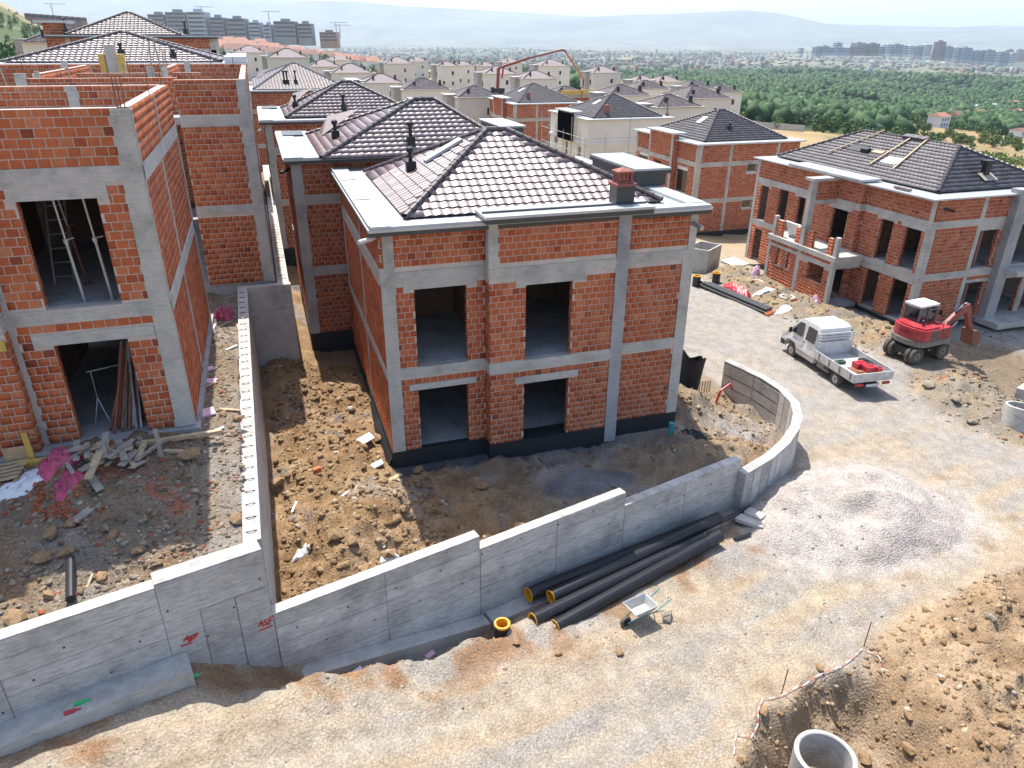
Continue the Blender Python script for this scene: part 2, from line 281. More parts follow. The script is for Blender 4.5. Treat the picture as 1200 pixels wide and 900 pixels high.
def G(x,y,detail=True):
    x=np.asarray(x,float); y=np.asarray(y,float); inH,inL,sp=masks(x,y); r,az=polar(x,y)
    z=np.interp(x,[-17,-9,-5.7,-3,0,2.5,5,12,22,40],[.8,.48,.3,-.45,-1.25,-1.58,-1.72,-2.05,-2.6,-3.4])-.045*np.clip(y-20,0,30)
    foot=np.interp(x,[-17,-9,-5.7,-4,-1.4,1,2.5,6.5,11.4],[.75,.45,.36,-.75,-1.78,-2.1,-1.95,-2.0,-2.05])
    n1=fbm(x,y,3.2,4,1); n2=fbm(x,y,.9,4,2); n3=fbm(x,y,.35,3,5)
    road=z+.10*n1+.035*n2
    # bank at the wall foot
    dw=yw(x)-y; kf=sst(1.5,.5,dw+.35*n2)*sst(13,11,x)*(y<0); road=road*(1-kf)+(foot+.05*n2)*kf; road=road+.10*sst(.7,1.3,dw)*sst(2.4,1.5,dw)*(x<4)*(1+2*n2)
    drr=seg_dist(x,y,TRACK); road=road-.06*np.exp(-((drr-.85-.25*n1)/.3)**2)-.05*np.exp(-((drr-2.4-.4*n1)/.35)**2)+.02*n3
    # sand heap
    q=((x-15.0-.5*n1)/4.3)**2+((y+5.0)/2.7)**2; heap=1.0*np.clip(1-q,0,1)**.9
    heap=heap*(1+.9*fbm(x+y*.6,y,2.2,4,8))+.035*np.sin(17*(y+.25*x+.3*n1))*sst(.25,.6,q)*sst(1.5,1.0,q)*(x>14); heap=np.maximum(heap,.55*np.clip(1-np.hypot((x-13.2)/1.5,(y+3.6)/1.2),0,1))
    road=road+heap
    # spoil ground and trench
    s=sst(.35,-1.0,sp+.5*n2); road=road+s*(.22+.42*n1+.32*n2+.24*n3+.25*sst(-.6,-2.2,sp))
    tr=sst(.05,-1.15,sp+.3*n2)*sst(-3.4,-2.1,sp)*sst(10.6,9.2,x); road=road-tr*(1.5+.35*n3+.25*n2)
    # rubble bank along the right house
    dm=seg_dist(x,y,MOUND)+.5*n2; mb=sst(2.6,.7,dm); road=road+mb*(.62+.5*n2+.2*n3)
    ex=np.hypot((x-28.1)/2.6,(y-5.4)/1.6); road=np.where(ex<1.5,road*sst(.8,1.5,ex)+(-2.45)*(1-sst(.8,1.5,ex)),road)
    pit=np.hypot((x-33.2)/4.5,(y-3.2)/4); road=road-.9*np.clip(1-pit,0,1)
    # yard of the tiled house
    h=-.52-.27*np.clip(x-10.2,0,6)-.02*np.clip(y-10,0,20)
    m=lambda cx,cy,rx,ry,a: a*np.exp(-(((x-cx)/rx)**2+((y-cy)/ry)**2))
    h=h+m(-1.5,-3.2,1.7,2.2,1.0)+m(-2.0,1.5,1.3,2.5,.6)+m(-1.2,5.5,1.2,2.,.25)+m(1.6,-3.2,1.6,1.1,.22)+m(12.0,1.3,1.1,1.2,.95)+m(12.6,-2.2,1.3,.7,.55)+m(9.8,-2.4,1.4,.7,.3)+m(-3.3,8.2,1.1,2.6,.95)
    sm=np.clip(1-(((x-5.8)/2.6)**2+((y+3.0)/1.2)**2),0,1); rough=1-.8*sst(0,.5,sm)
    n4=fbm(x,y,.14,2,6); h=h+(.2*n1+.30*n2*rough+.24*n3*rough+.09*n4*rough)*sst(.2,1.2,np.maximum(-y,np.maximum(-x,x-10.5))+.3)
    h=np.where((y>4.2)&(x>10.4),h*(1-sst(11.5,15.5,x))+(z+.05*n2)*sst(11.5,15.5,x),h)
    # upper yard
    u=2.42+.85*sst(-7.4,-3.2,y)+.16*n1+.22*n2+.17*n3
    u=np.where(x>-5.35,2.5+.7*sst(-7,-2,y)+.05*n2+.04*n3,u)
    out=np.where(inH,h,np.where(inL,u,road))
    for x0,x1,y0,y1,zf in HOUSES:
        out=np.where((x>x0)&(x<x1)&(y>y0)&(y<y1),np.minimum(out,zf),out)
    k=sst(55,95,r); return out*(1-k)+terr(x,y)*k
def gcol(x,y):
    inH,inL,sp=masks(x,y); r,az=polar(x,y); n1=fbm(x,y,3.5,5,11); n2=fbm(x,y,1.1,5,12); n3=fbm(x,y,.3,3,13)
    C=lambda *c: np.array(c)
    mix=lambda a,b,t: a*(1-t[...,None])+b*t[...,None]
    dust=C(.33,.262,.185); grav=C(.268,.247,.220); soil=C(.225,.15,.088); soil2=C(.32,.232,.148); sand=C(.37,.33,.298); dark=C(.085,.088,.095); pale=C(.345,.285,.205)
    one=np.ones(np.shape(x)+(3,))
    # road: grey gravel lanes with ochre dust between
    dr=seg_dist(x,y,TRACK); st=fbm((x*.97+y*.24)*.16,(y*.97-x*.24),.55,4,15)          # streaks drawn out along the track
    rut=np.exp(-((dr-.85-.25*n1)/.38)**2)+.8*np.exp(-((dr-2.4-.4*n1)/.45)**2)
    t=np.clip(.62+.55*n1+1.5*st+.1*n2-.4*rut,0,1); c=mix(one*grav,one*dust,t); c=mix(c,one*pale,np.clip(rut*.5*(.9+1.2*st),0,.7)); c=mix(c,one*C(.22,.155,.095),sst(.3,.6,.7*n2+.8*st+.2*n1)*.55)
    c=mix(c,one*C(.275,.256,.23),sst(-3,2.5,y+.8*n1)*sst(12.5,15,x)*np.clip(.85+.7*n2,0,1))          # lane between the houses is gravel
    dw=yw(x)-y; c=mix(c,one*C(.25,.15,.085),sst(.25,.6,n2+.25*sst(3,1.5,dw))*sst(3.5,1.5,dw)*(x<12))
    q=((x-15.0)/5.2)**2+((y+5.0)/3.4)**2; c=mix(c,one*sand,sst(1.25,.45,q+.45*n2))
    s=sst(.3,-.6,sp+.5*n2); c=mix(c,mix(one*soil2,one*soil,np.clip(.5+1.2*n2,0,1)),s)
    tr=sst(.05,-.5,sp+.3*n2)*sst(-2.6,-1.8,sp)*sst(10.6,9.2,x); c=mix(c,mix(one*C(.215,.155,.10),one*C(.27,.205,.14),np.clip(.5+1.5*n2,0,1)),tr)
    dm=seg_dist(x,y,MOUND)+.6*n2; c=mix(c,mix(one*C(.27,.20,.12),one*C(.195,.172,.14),np.clip(.5+1.3*n2,0,1)),sst(2.8,1.6,dm))
    pit=np.hypot((x-32.5)/4.5,(y-4)/5); c=mix(c,one*C(.19,.15,.105),sst(1.1,.7,pit))
    # yard
    h=mix(one*C(.215,.135,.07),one*C(.31,.21,.122),np.clip(.5+1.3*n2,0,1)); h=mix(h,one*C(.22,.175,.125),sst(2.2,4.5,x)*np.clip(.7+n1,0,1))
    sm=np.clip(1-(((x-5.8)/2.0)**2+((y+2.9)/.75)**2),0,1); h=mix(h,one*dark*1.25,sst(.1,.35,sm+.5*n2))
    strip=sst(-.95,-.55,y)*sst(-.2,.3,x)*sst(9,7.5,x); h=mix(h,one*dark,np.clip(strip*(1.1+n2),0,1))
    h=mix(h,one*C(.27,.255,.24),sst(.1,.5,n1+.3*n2)*.5); h=mix(h,one*C(.27,.25,.235),np.exp(-(((x-13.4)/1.4)**2+((y+.3)/.8)**2)))
    u=mix(one*C(.20,.135,.078),one*C(.20,.178,.15),np.clip(.25+1.6*n1+.9*n2,0,1)); u=mix(u,one*C(.33,.11,.06),sst(.28,.5,n2+.45*np.exp(-(((x+7.8)/.9)**2+((y+4.7)/.8)**2)))*.8)
    u=mix(u,mix(one*C(.25,.225,.2),one*C(.2,.15,.1),np.clip(.5+n2,0,1)),sst(-5.6,-5.2,x))
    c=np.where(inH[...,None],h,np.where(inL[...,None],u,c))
    c=c*(1+.30*n3[...,None])
    # far land
    f=mix(one*C(.36,.255,.135),one*C(.27,.20,.10),np.clip(.5+1.6*fbm(x,y,30,4,21),0,1)); f=mix(f,one*C(.13,.145,.055),sst(.25,.55,fbm(x,y,17,4,22)))
    forest=np.clip(sst(3,8,az)*sst(295,340,r)*(1-sst(26,28,az)*sst(600,500,r)*.85)+sst(1500,1700,r)*0,0,1); f=mix(f,one*C(.022,.05,.015),forest)
    pl=mix(one*C(.09,.11,.075),one*C(.21,.19,.125),np.clip(.4+1.8*fbm(x,y,420,4,23),0,1)); f=mix(f,pl,sst(1500,1900,r-np.interp(az,[-1,8,20,40],[0,300,520,650])))
    hill=mix(one*C(.07,.10,.035),one*C(.34,.26,.16),sst(-.05,.3,fbm(x,y*.6,110,4,24))); f=mix(f,hill,sst(-27,-31,az)*sst(150,260,r))
    k=sst(48,75,r); return np.clip(mix(c,f,k),.01,.9)
_az=np.radians(np.concatenate([np.arange(-58,58.01,.21),np.arange(62,302,5.)]))+YAW
_r=[2.5]
while _r[-1]<60: _r.append(_r[-1]+.0062*_r[-1]+.018)
while _r[-1]<24000: _r.append(_r[-1]*1.021)
_r=np.array(_r); A2,R2=np.meshgrid(_az,_r,indexing='ij'); GX=CAM[0]+R2*np.sin(A2); GY=CAM[1]+R2*np.cos(A2)
GZ=G(GX,GY); GC=gcol(GX,GY); na,nr=GX.shape
_i,_j=np.meshgrid(np.arange(na),np.arange(nr-1),indexing='ij'); _i2=(_i+1)%na
Fq=np.stack([_i*nr+_j,_i2*nr+_j,_i2*nr+_j+1,_i*nr+_j+1],-1).reshape(-1,4)[:,::-1]
def groundmat():
    m,n,l,b=newmat('ground_soil'); b.inputs['Roughness'].default_value=.97; b.inputs['Specular IOR Level'].default_value=.15
    at=N(n,'ShaderNodeAttribute',attribute_name='Col'); geo=N(n,'ShaderNodeNewGeometry')
    n1=N(n,'ShaderNodeTexNoise',Scale=13.,Detail=9.,Roughness=.8); l.new(geo.outputs['Position'],n1.inputs['Vector'])
    r1=rampn(n,[(.28,(.66,.64,.62)),(.5,(1,1,1)),(.74,(1.3,1.3,1.3))]); l.new(n1.outputs['Fac'],r1.inputs[0])
    v=N(n,'ShaderNodeTexVoronoi',Scale=16.); l.new(geo.outputs['Position'],v.inputs['Vector'])
    r2=rampn(n,[(0,(1.15,1.14,1.13)),(.35,(1.,1.,1.)),(.8,(.9,.89,.88))]); l.new(v.outputs['Distance'],r2.inputs[0])
    v2=N(n,'ShaderNodeTexVoronoi',Scale=30.); l.new(geo.outputs['Position'],v2.inputs['Vector'])
    r3=rampn(n,[(0,(.76,)*3),(.5,(1.,)*3),(1,(1.3,)*3)]); l.new(v2.outputs['Color'],r3.inputs[0])
    o=at.outputs['Color']
    for r in (r1,r2,r3):
        mx=N(n,'ShaderNodeMix',data_type='RGBA',blend_type='MULTIPLY'); mx.inputs[0].default_value=1; l.new(o,mx.inputs[6]); l.new(r.outputs[0],mx.inputs[7]); o=mx.outputs[2]
    l.new(o,b.inputs['Base Color'])
    ad=N(n,'ShaderNodeMath',operation='SUBTRACT'); l.new(n1.outputs['Fac'],ad.inputs[0]); l.new(v.outputs['Distance'],ad.inputs[1])
    bp=N(n,'ShaderNodeBump',Strength=.6,Distance=.05); l.new(ad.outputs[0],bp.inputs['Height']); l.new(bp.outputs[0],b.inputs['Normal'])
    return m
M['ground']=groundmat()
me=npmesh('ground',np.stack([GX,GY,GZ],-1).reshape(-1,3),Fq,M['ground'],True)
ca=me.color_attributes.new('Col','FLOAT_COLOR','POINT'); ca.data.foreach_set('color',np.concatenate([GC.reshape(-1,3),np.ones((na*nr,1))],1).astype(np.float32).ravel())
link('ground',me,None,False,'structure')
# stones and clods: many irregular lumps joined per kind of ground
_ico=None
def ico():
    global _ico
    t=(1+5**.5)/2; v=np.array([(-1,t,0),(1,t,0),(-1,-t,0),(1,-t,0),(0,-1,t),(0,1,t),(0,-1,-t),(0,1,-t),(t,0,-1),(t,0,1),(-t,0,-1),(-t,0,1)],float); v/=np.linalg.norm(v[0])
    f=np.array([(0,11,5),(0,5,1),(0,1,7),(0,7,10),(0,10,11),(1,5,9),(5,11,4),(11,10,2),(10,7,6),(7,1,8),(3,9,4),(3,4,2),(3,2,6),(3,6,8),(3,8,9),(4,9,5),(2,4,11),(6,2,10),(8,6,7),(9,8,1)])
    return v,f
IV,IF=ico()
def lumps(P,S,flat=.72,jit=.42):
    """P (n,3) centres, S (n,) sizes -> verts, tris"""
    n=len(P); v=IV[None]*(1+RNG.uniform(-jit,jit,(n,12,1))); a=RNG.uniform(0,6.28,n)
    sc3=np.stack([RNG.uniform(.75,1.3,n),RNG.uniform(.6,1.,n),RNG.uniform(flat*.6,flat,n)],-1); v=v*sc3[:,None]*S[:,None,None]
    ca_,sa=np.cos(a)[:,None],np.sin(a)[:,None]; x=v[...,0]*ca_-v[...,1]*sa; y=v[...,0]*sa+v[...,1]*ca_
    tl=RNG.uniform(-.35,.35,(n,1)); z=v[...,2]+x*tl; v=np.stack([x,y,z],-1)+P[:,None]
    return v.reshape(-1,3),(IF[None]+12*np.arange(n)[:,None,None]).reshape(-1,3)
def stonemat(name,cols):
    m,n,l,b=newmat(name); b.inputs['Roughness'].default_value=.95; b.inputs['Specular IOR Level'].default_value=.15
    g=N(n,'ShaderNodeNewGeometry'); r=rampn(n,cols); l.new(g.outputs['Random Per Island'],r.inputs[0])
    nz=N(n,'ShaderNodeTexNoise',Scale=14.,Detail=6.,Roughness=.7); l.new(g.outputs['Position'],nz.inputs['Vector']); r2=rampn(n,[(.3,(.68,)*3),(.7,(1.25,)*3)]); l.new(nz.outputs['Fac'],r2.inputs[0])
    mx=N(n,'ShaderNodeMix',data_type='RGBA',blend_type='MULTIPLY'); mx.inputs[0].default_value=1; l.new(r.outputs[0],mx.inputs[6]); l.new(r2.outputs[0],mx.inputs[7]); l.new(mx.outputs[2],b.inputs['Base Color'])
    bp=N(n,'ShaderNodeBump',Strength=.5,Distance=.02); l.new(nz.outputs['Fac'],bp.inputs['Height']); l.new(bp.outputs[0],b.inputs['Normal']); return m
M['clod']=stonemat('soil_clods',[(0,(.165,.102,.052)),(.5,(.245,.158,.086)),(.85,(.31,.215,.128)),(.97,(.36,.285,.195)),(1,(.44,.40,.34))])
M['gravel']=stonemat('gravel_stones',[(0,(.17,.15,.125)),(.5,(.27,.24,.2)),(.85,(.32,.28,.225)),(1,(.42,.38,.32))])
M['rubble']=stonemat('rubble_stones',[(0,(.13,.095,.06)),(.35,(.21,.16,.105)),(.68,(.255,.225,.185)),(.86,(.31,.25,.17)),(.9,(.31,.10,.05)),(.95,(.25,.08,.045)),(1,(.42,.39,.34))])
M['redr']=stonemat('brick_rubble',[(0,(.22,.06,.03)),(.5,(.33,.10,.05)),(1,(.42,.17,.10))])
def zone(n,x0,x1,y0,y1,test,s0,s1,pw=3.):
    x=RNG.uniform(x0,x1,n*6); y=RNG.uniform(y0,y1,n*6); k=test(x,y); x=x[k][:n]; y=y[k][:n]
    s=s0+(s1-s0)*RNG.random(len(x))**pw; return np.stack([x,y,G(x,y)-s*.12],-1),s
def inhouse(x,y):
    k=np.zeros(np.shape(x),bool)
    for a,b,c,d,_ in HOUSES: k|=(x>a-.1)&(x<b+.1)&(y>c-.1)&(y<d+.1)
    return k
def clear_of_wall(x,y,t=.45): return (np.abs(y-yw(x))>t)|(x>11)
def scatter(name,mat,zs,label):
    P=np.concatenate([z[0] for z in zs]); S=np.concatenate([z[1] for z in zs]); v,f=lumps(P,S)
    o=link(name,npmesh(name,v,f,mat),None,False,'stuff'); tag(o,label,'stones'); return o
yard=lambda x,y: masks(x,y)[0]&~inhouse(x,y)&clear_of_wall(x,y)&(seg_dist(x,y,CURVE)>.45)&(x>xdiv(y)+.25)
scatter('soil_clods',M['clod'],[zone(6000,-3.8,1.2,-7,9,lambda x,y:yard(x,y)&((x<0.2)|(y<-1.)),.015,.14,5),zone(900,0,11,-6,-.9,lambda x,y:yard(x,y)&(fbm(x,y,2,3,31)>-.1),.012,.11,5),zone(1200,10.6,16,-3.5,4.5,lambda x,y:yard(x,y),.015,.13,5)],'brown clods of dug soil in the tiled house yard')
scatter('spoil_clods',M['clod'],[zone(9500,3,26,-17,-7,lambda x,y:(masks(x,y)[2]<-.1)&((x>10)|(masks(x,y)[2]<-2.2)|(masks(x,y)[2]>-.3)),.012,.12,4.5),zone(1300,4,12,-15,-9.5,lambda x,y:(x<10)&(masks(x,y)[2]<0)&(masks(x,y)[2]>-2.6),.012,.09,4)],'brown lumps of excavated soil beside the trench')
scatter('road_gravel',M['gravel'],[zone(6500,-8,27,-16,14,lambda x,y:(~masks(x,y)[0])&(~masks(x,y)[1])&(masks(x,y)[2]>.2)&clear_of_wall(x,y)&(fbm(x,y,2.5,3,33)>-.12),.008,.035,6),zone(900,-4,14,-9.5,-4,lambda x,y:(~masks(x,y)[0])&(~masks(x,y)[1])&clear_of_wall(x,y,.3)&(y<yw(x)),.012,.075,5)],'loose grey stones scattered on the dusty site road')
scatter('bank_rubble',M['rubble'],[zone(3600,23.5,33.5,-3,22,lambda x,y:(seg_dist(x,y,MOUND)<2.6)&~inhouse(x,y)&(np.hypot(x-28.1,(y-5.4)*1.4)>2.2),.015,.17,5),zone(900,28,40,-3,10,lambda x,y:~inhouse(x,y),.02,.14,4)],'loose stony rubble banked along the right brick house')
scatter('upper_yard_rubble',M['rubble'],[zone(8500,-13,-3.9,-8.4,-2.7,lambda x,y:masks(x,y)[1]&clear_of_wall(x,y)&~inhouse(x,y),.012,.10,4),zone(1500,-5.3,-4.1,-3,8.6,lambda x,y:masks(x,y)[1]&(x<xdiv(y)-.3),.015,.09,3)],'stones and brick crumbs on the upper yard')
scatter('brick_rubble',M['redr'],[zone(420,-9.6,-6.6,-6,-3.6,lambda x,y:fbm(x,y,.8,3,35)+.9*np.exp(-(((x+8.3)/.9)**2+((y+4.6)/.55)**2))>.45,.02,.09,2)],'broken red brick pieces spilled below the magenta sheet')
# ------------------------------------------------------------------ brick walls, tiled roofs
CH=.205; BW=.262; JT=.022
class House:
    def __init__(s,name,label,cat,loc,group=None,zb=0.,mats=None):
        s.root=thing(name,label,cat,loc,0,group); s.br=[]; s.core=MB(); s.zb=zb; s.mem=[]
def subtract(iv,blocks):
    out=[iv]
    for a,b in blocks:
        nx=[]
        for p,q in out:
            if b<=p or a>=q: nx.append((p,q)); continue
            if a>p: nx.append((p,a))
            if b<q: nx.append((b,q))
        out=nx
    return out
def bricks_rect(H,o,ud,u0,u1,z0,z1,blocks,seed=0):
    k0=int(math.floor((z0-H.zb)/CH)); k1=int(math.ceil((z1-H.zb)/CH))
    for k in range(k0,k1):
        a=max(z0,H.zb+k*CH+JT/2); b=min(z1,H.zb+(k+1)*CH-JT/2)
        if b-a<.05: continue
        zm=(a+b)/2
        bl=[(p-.006,q+.006) for p,q,r,s in blocks if r<b-.03 and s>a+.03]
        off=(k%2)*BW*.5+((k*7)%5)*.012
        for p,q in subtract((u0,u1),bl):
            i=math.floor((p-off)/BW)
            while True:
                l=max(p,off+i*BW+JT/2); r=min(q,off+(i+1)*BW-JT/2)
                if off+i*BW>=q: break
                if r-l>.045:
                    um=(l+r)/2; H.br.append((o[0]+ud[0]*um,o[1]+ud[1]*um,zm,ud[0],ud[1],r-l,b-a,.005+.005*random.random()))
                i+=1
def wall(H,o,ud,u0,u1,z0,z1,ops=(),mem=(),t=.25,brick=True,jambs=True,cmat='conc',proud=.028):
    ud=np.array(ud,float); nd=np.array((ud[1],-ud[0])); o=np.array(o,float); e=.004
    us=sorted({u0,u1}|{x for a,b,c,d in ops for x in (a-e,b+e) if u0<x<u1}); zs=sorted({z0,z1}|{x for a,b,c,d in ops for x in (c-e,d+e) if z0<x<z1})
    core_lim=(u0+.006,u1-.006)
    def obox(mb,ua,ub,za,zb2,d0,d1):
        if mb is H.core: ua,ub=max(ua,core_lim[0]),min(ub,core_lim[1])
        c=o+ud*(ua+ub)/2+nd*(d0+d1)/2
        mb.obox((c[0],c[1],(za+zb2)/2),(*(ud*(ub-ua)/2),0),(*(nd*(d1-d0)/2),0),(0,0,(zb2-za)/2))
    for za,zb2 in zip(zs[:-1],zs[1:]):
        run=None
        for ua,ub in zip(us[:-1],us[1:]):
            inside=any(a-e<=ua+1e-6 and ub-1e-6<=b+e and c-e<=za+1e-6 and zb2-1e-6<=d+e for a,b,c,d in ops)
            if inside:
                if run: obox(H.core,run[0],run[1],za,zb2,-t,0); run=None
            else: run=(run[0],ub) if run else (ua,ub)
        if run: obox(H.core,run[0],run[1],za,zb2,-t,0)
    for m in mem:
        nm,a,b,c,d=m[:5]; pr=m[5] if len(m)>5 else proud; mt=m[6] if len(m)>6 else cmat
        mb=MB(); obox(mb,a,b,c,d,-t*.6,pr); part(mb,nm,M[mt],H.root)
    if brick:
        bl=list(ops)+[(m[1],m[2],m[3],m[4]) for m in mem if len(m)<8]
        bricks_rect(H,o,ud,u0,u1,z0,z1,bl)
        if jambs:
            for a,b,c,d in ops:
                if a>u0+.1: q=o+ud*a; bricks_rect(H,q,-nd,0.02,t,c,d,[])          # left jamb faces +ud
                if b<u1-.1: q=o+ud*b-nd*t; bricks_rect(H,q,nd,0,t-.02,c,d,[])
def brick_arrays(br):
    A=np.array(br); c=A[:,:3]; ud=np.concatenate([A[:,3:5],np.zeros((len(A),1))],1); nd=np.stack([A[:,4],-A[:,3],np.zeros(len(A))],-1)
    w=A[:,5:6]/2; h=A[:,6:7]/2; p=A[:,7:8]; up=np.array([[0,0,1.]])
    V=[]
    for d in (-.03,1):
        dd=p if d==1 else np.full_like(p,d)
        for a,b in ((-1,-1),(1,-1),(1,1),(-1,1)): V.append(c+ud*w*a+up*h*b+nd*dd)
    V=np.stack(V,1).reshape(-1,3); f=np.array([(4,5,6,7),(0,1,5,4),(1,2,6,5),(2,3,7,6),(3,0,4,7)])
    return V,(f[None]+8*np.arange(len(A))[:,None,None]).reshape(-1,4)
_ub=MB().box(-.5,.5,.0,1,-.5,.5).mesh('brick',M['brick1'])
def finish(H,nsingle=0,coremat='mortar'):
    if H.core.v: part(H.core,'wall_core',M[coremat],H.root)
    br=H.br
    if not br: return
    if nsingle:
        def score(b):
            v=CAM-np.array(b[:3]); d=np.linalg.norm(v); nd=np.array((b[4],-b[3],0)); q=max(0,(nd@v)/d); return q*b[5]*b[6]/d**2*(b[5]>.12)
        idx=sorted(range(len(br)),key=lambda i:-score(br[i])); S=set(idx[:nsingle])
        for i in idx[:nsingle]:
            x,y,z,ux,uy,w2,h2,p=br[i]; ob=link('brick',_ub,H.root,False)
            # local axes: x along wall, y outward normal scaled, z up
            L=Vector(H.root.location); nx,ny=uy,-ux
            ob.matrix_basis=Matrix(((ux*w2,-nx*.03,0,x+nx*p-L.x),(uy*w2,-ny*.03,0,y+ny*p-L.y),(0,0,h2,z-L.z),(0,0,0,1)))
        br=[b for i,b in enumerate(br) if i not in S]
    V,F4=brick_arrays(br); link('brickwork',npmesh('brickwork',V,F4,M['brick']),H.root,True,'stuff')
TW=.30; TL=.345
PROF=[.028*max(0,.5-.5*math.cos(2*math.pi*s))**1.1 for s in np.linspace(0,1,7)]
def tiles(polys,name,mat,root,single=0,mat1=None):
    """polys: list of (bl,br,tr,tl); one roof covering, base edge horizontal"""
    VV=[];FF=[];n0=0; cand=[]
    for bl,br,tr,tl in polys:
        bl,br,tr,tl=[np.array(p,float) for p in (bl,br,tr,tl)]; L=np.linalg.norm(br-bl); u=(br-bl)/L
        s=(tl-bl); ut=s@u; s=s-u*ut; H=np.linalg.norm(s); v=s/H; nrm=np.cross(u,v); ur=(tr-bl)@u
        nrow=int(round(H/TL)); tl_=H/nrow; nc=int(math.ceil(L/TW))+1
        for r in range(nrow):
            v0=r*tl_-.02; v1=min(H,(r+1)*tl_+.03); off=0.
            la,ra=ut*max(0,v0)/H,L+(ur-L)*max(0,v0)/H
            for i in range(nc):
                a=i*TW; b=a+TW
                if b<=la+.02 or a>=ra-.02: continue
                lb,rb=ut*v1/H,L+(ur-L)*v1/H
                s7=np.linspace(a,b,7); P=[]; jz=.008*random.random()-.004; jt=.012*random.random()-.006
                for (vv,l_,r_,base) in ((v0,la,ra,.055),(v1,lb,rb,.012)):
                    q=np.clip(s7,l_,r_); P.append(bl+u*q[:,None]+v*vv+nrm*(base+jz+np.array(PROF)+jt*np.linspace(-1,1,7))[:,None])
                q=np.clip(s7,la,ra); P.append(bl+u*q[:,None]+v*(v0+.004)+nrm*(.022+np.array(PROF)*.9)[:,None])
                whole=a>=max(la,lb)-1e-6 and b<=min(ra,rb)+1e-6
                V=np.concatenate(P)
                f=[(k,k+1,8+k,7+k) for k in range(6)]+[(14+k,15+k,k+1,k) for k in range(6)]
                if single and whole: cand.append((bl+u*a+v*v0,u,v,nrm,v1-v0,V,f)); continue
                VV.append(V); FF.extend([tuple(x+n0 for x in g) for g in f]); n0+=len(V)
    if cand:
        cand.sort(key=lambda c:np.linalg.norm(c[0]-CAM)/max(.05,c[3]@((CAM-c[0])/np.linalg.norm(CAM-c[0])))**.5)
        me=None; L0=np.array(root.location)
        for k,(o,u,v,nrm,ll,V,f) in enumerate(cand):
            if k>=single: VV.append(V); FF.extend([tuple(x+n0 for x in g) for g in f]); n0+=len(V); continue
            if me is None:
                loc=np.stack([(V-o)@u,(V-o)@v/ll,(V-o)@nrm],-1); mb=MB(); mb.add(loc,f); me=mb.mesh('roof_tile',mat1,False)
            ob=link('roof_tile',me,root,False); p=o-L0; e=RNG.uniform(-.004,.004,3)
            ob.matrix_basis=Matrix(((u[0],v[0]*ll,nrm[0],p[0]),(u[1],v[1]*ll,nrm[1],p[1]),(u[2]+e[0]*2.5,v[2]*ll+e[1]*2.5,nrm[2],p[2]+e[2]),(0,0,0,1)))
    if VV:
        return link(name,npmesh(name,np.concatenate(VV),np.array(FF),mat),root,True,'stuff')
def cap_geo(n=7,l=.37,r0=.125,r1=.105):
    a=np.radians(np.linspace(-105,105,n)); V=[];
    for x,r in ((0,r0),(.05,r0),(.052,r1+.006),(l,r1)): V+= [(x,r*math.sin(t),r*math.cos(t)-.03) for t in a]
    f=[]
    for k in range(3):
        for i in range(n-1): f.append((k*n+i,k*n+i+1,(k+1)*n+i+1,(k+1)*n+i))
    return V,f
_cv,_cf=cap_geo(); _capme=MB().add(_cv,_cf).mesh('ridge_tile',M['ridge1'],False)
def caps(segs,root,mat='ridge',single=False):
    VV=[];FF=[];n0=0; L0=np.array(root.location)
    for a,b in segs:
        a=np.array(a,float); b=np.array(b,float); d=b-a; L=np.linalg.norm(d); d/=L; n=max(1,int(round(L/.34))); st=L/n
        side=np.cross((0,0,1.),d); side/=np.linalg.norm(side); up=np.cross(d,side)
        for k in range(n):
            p=a+d*st*k+up*.075
            if single:
                ob=link('ridge_tile',_capme,root,False); q=p-L0
                ob.matrix_basis=Matrix(((d[0],side[0],up[0],q[0]),(d[1],side[1],up[1],q[1]),(d[2],side[2],up[2],q[2]),(0,0,0,1)))
            else:
                V=np.array(_cv); VV.append(p+V[:,:1]*d+V[:,1:2]*side+V[:,2:]*up); FF.extend([tuple(x+n0 for x in g) for g in _cf]); n0+=len(V)
    if VV: link('ridge_caps',npmesh('ridge_caps',np.concatenate(VV),np.array(FF),M[mat]),root,True,'stuff')
def hip(root,x0,x1,y0,y1,zb,rl,rr,mat='tile',single=0,single_caps=False,capmat='ridge',deck=True):
    """hip roof: base rectangle, ridge from rl to rr (along X or along Y)"""
    rl=np.array(rl,float); rr=np.array(rr,float)
    A,B,C_,D=[(x0,y0,zb),(x1,y0,zb),(x1,y1,zb),(x0,y1,zb)]
    if abs(rr[0]-rl[0])>=abs(rr[1]-rl[1]): polys=[(A,B,rr,rl),(D,A,rl,rl),(C_,D,rl,rr),(B,C_,rr,rr)]; segs=[(A,rl),(D,rl),(B,rr),(C_,rr),(rl,rr)]
    else: polys=[(A,B,rl,rl),(D,A,rl,rr),(C_,D,rr,rr),(B,C_,rr,rl)]; segs=[(A,rl),(B,rl),(C_,rr),(D,rr),(rl,rr)]
    tiles(polys,'roof_tiles',M[mat],root,single,M['tile1'])
    caps(segs,root,capmat,single_caps)
    mb=MB()
    for p in polys: mb.add([np.array(q,float)-np.array((0,0,.02)) for q in p],[(0,1,2,3)])
    part(mb,'roof_deck',M['tileg'],root); return polys
def eaves(root,x0,x1,y0,y1,z,o=.3,th=.07,top='metal',edge='trim'):
    part(MB().box(x0-o,x1+o,y0-o,y1+o,z,z+th),'eave_sheet',M[top],root)
    part(MB().box(x0-o+.02,x1+o-.02,y0-o+.02,y1+o-.02,z-.12,z-.003),'eave_trim',M[edge],root)
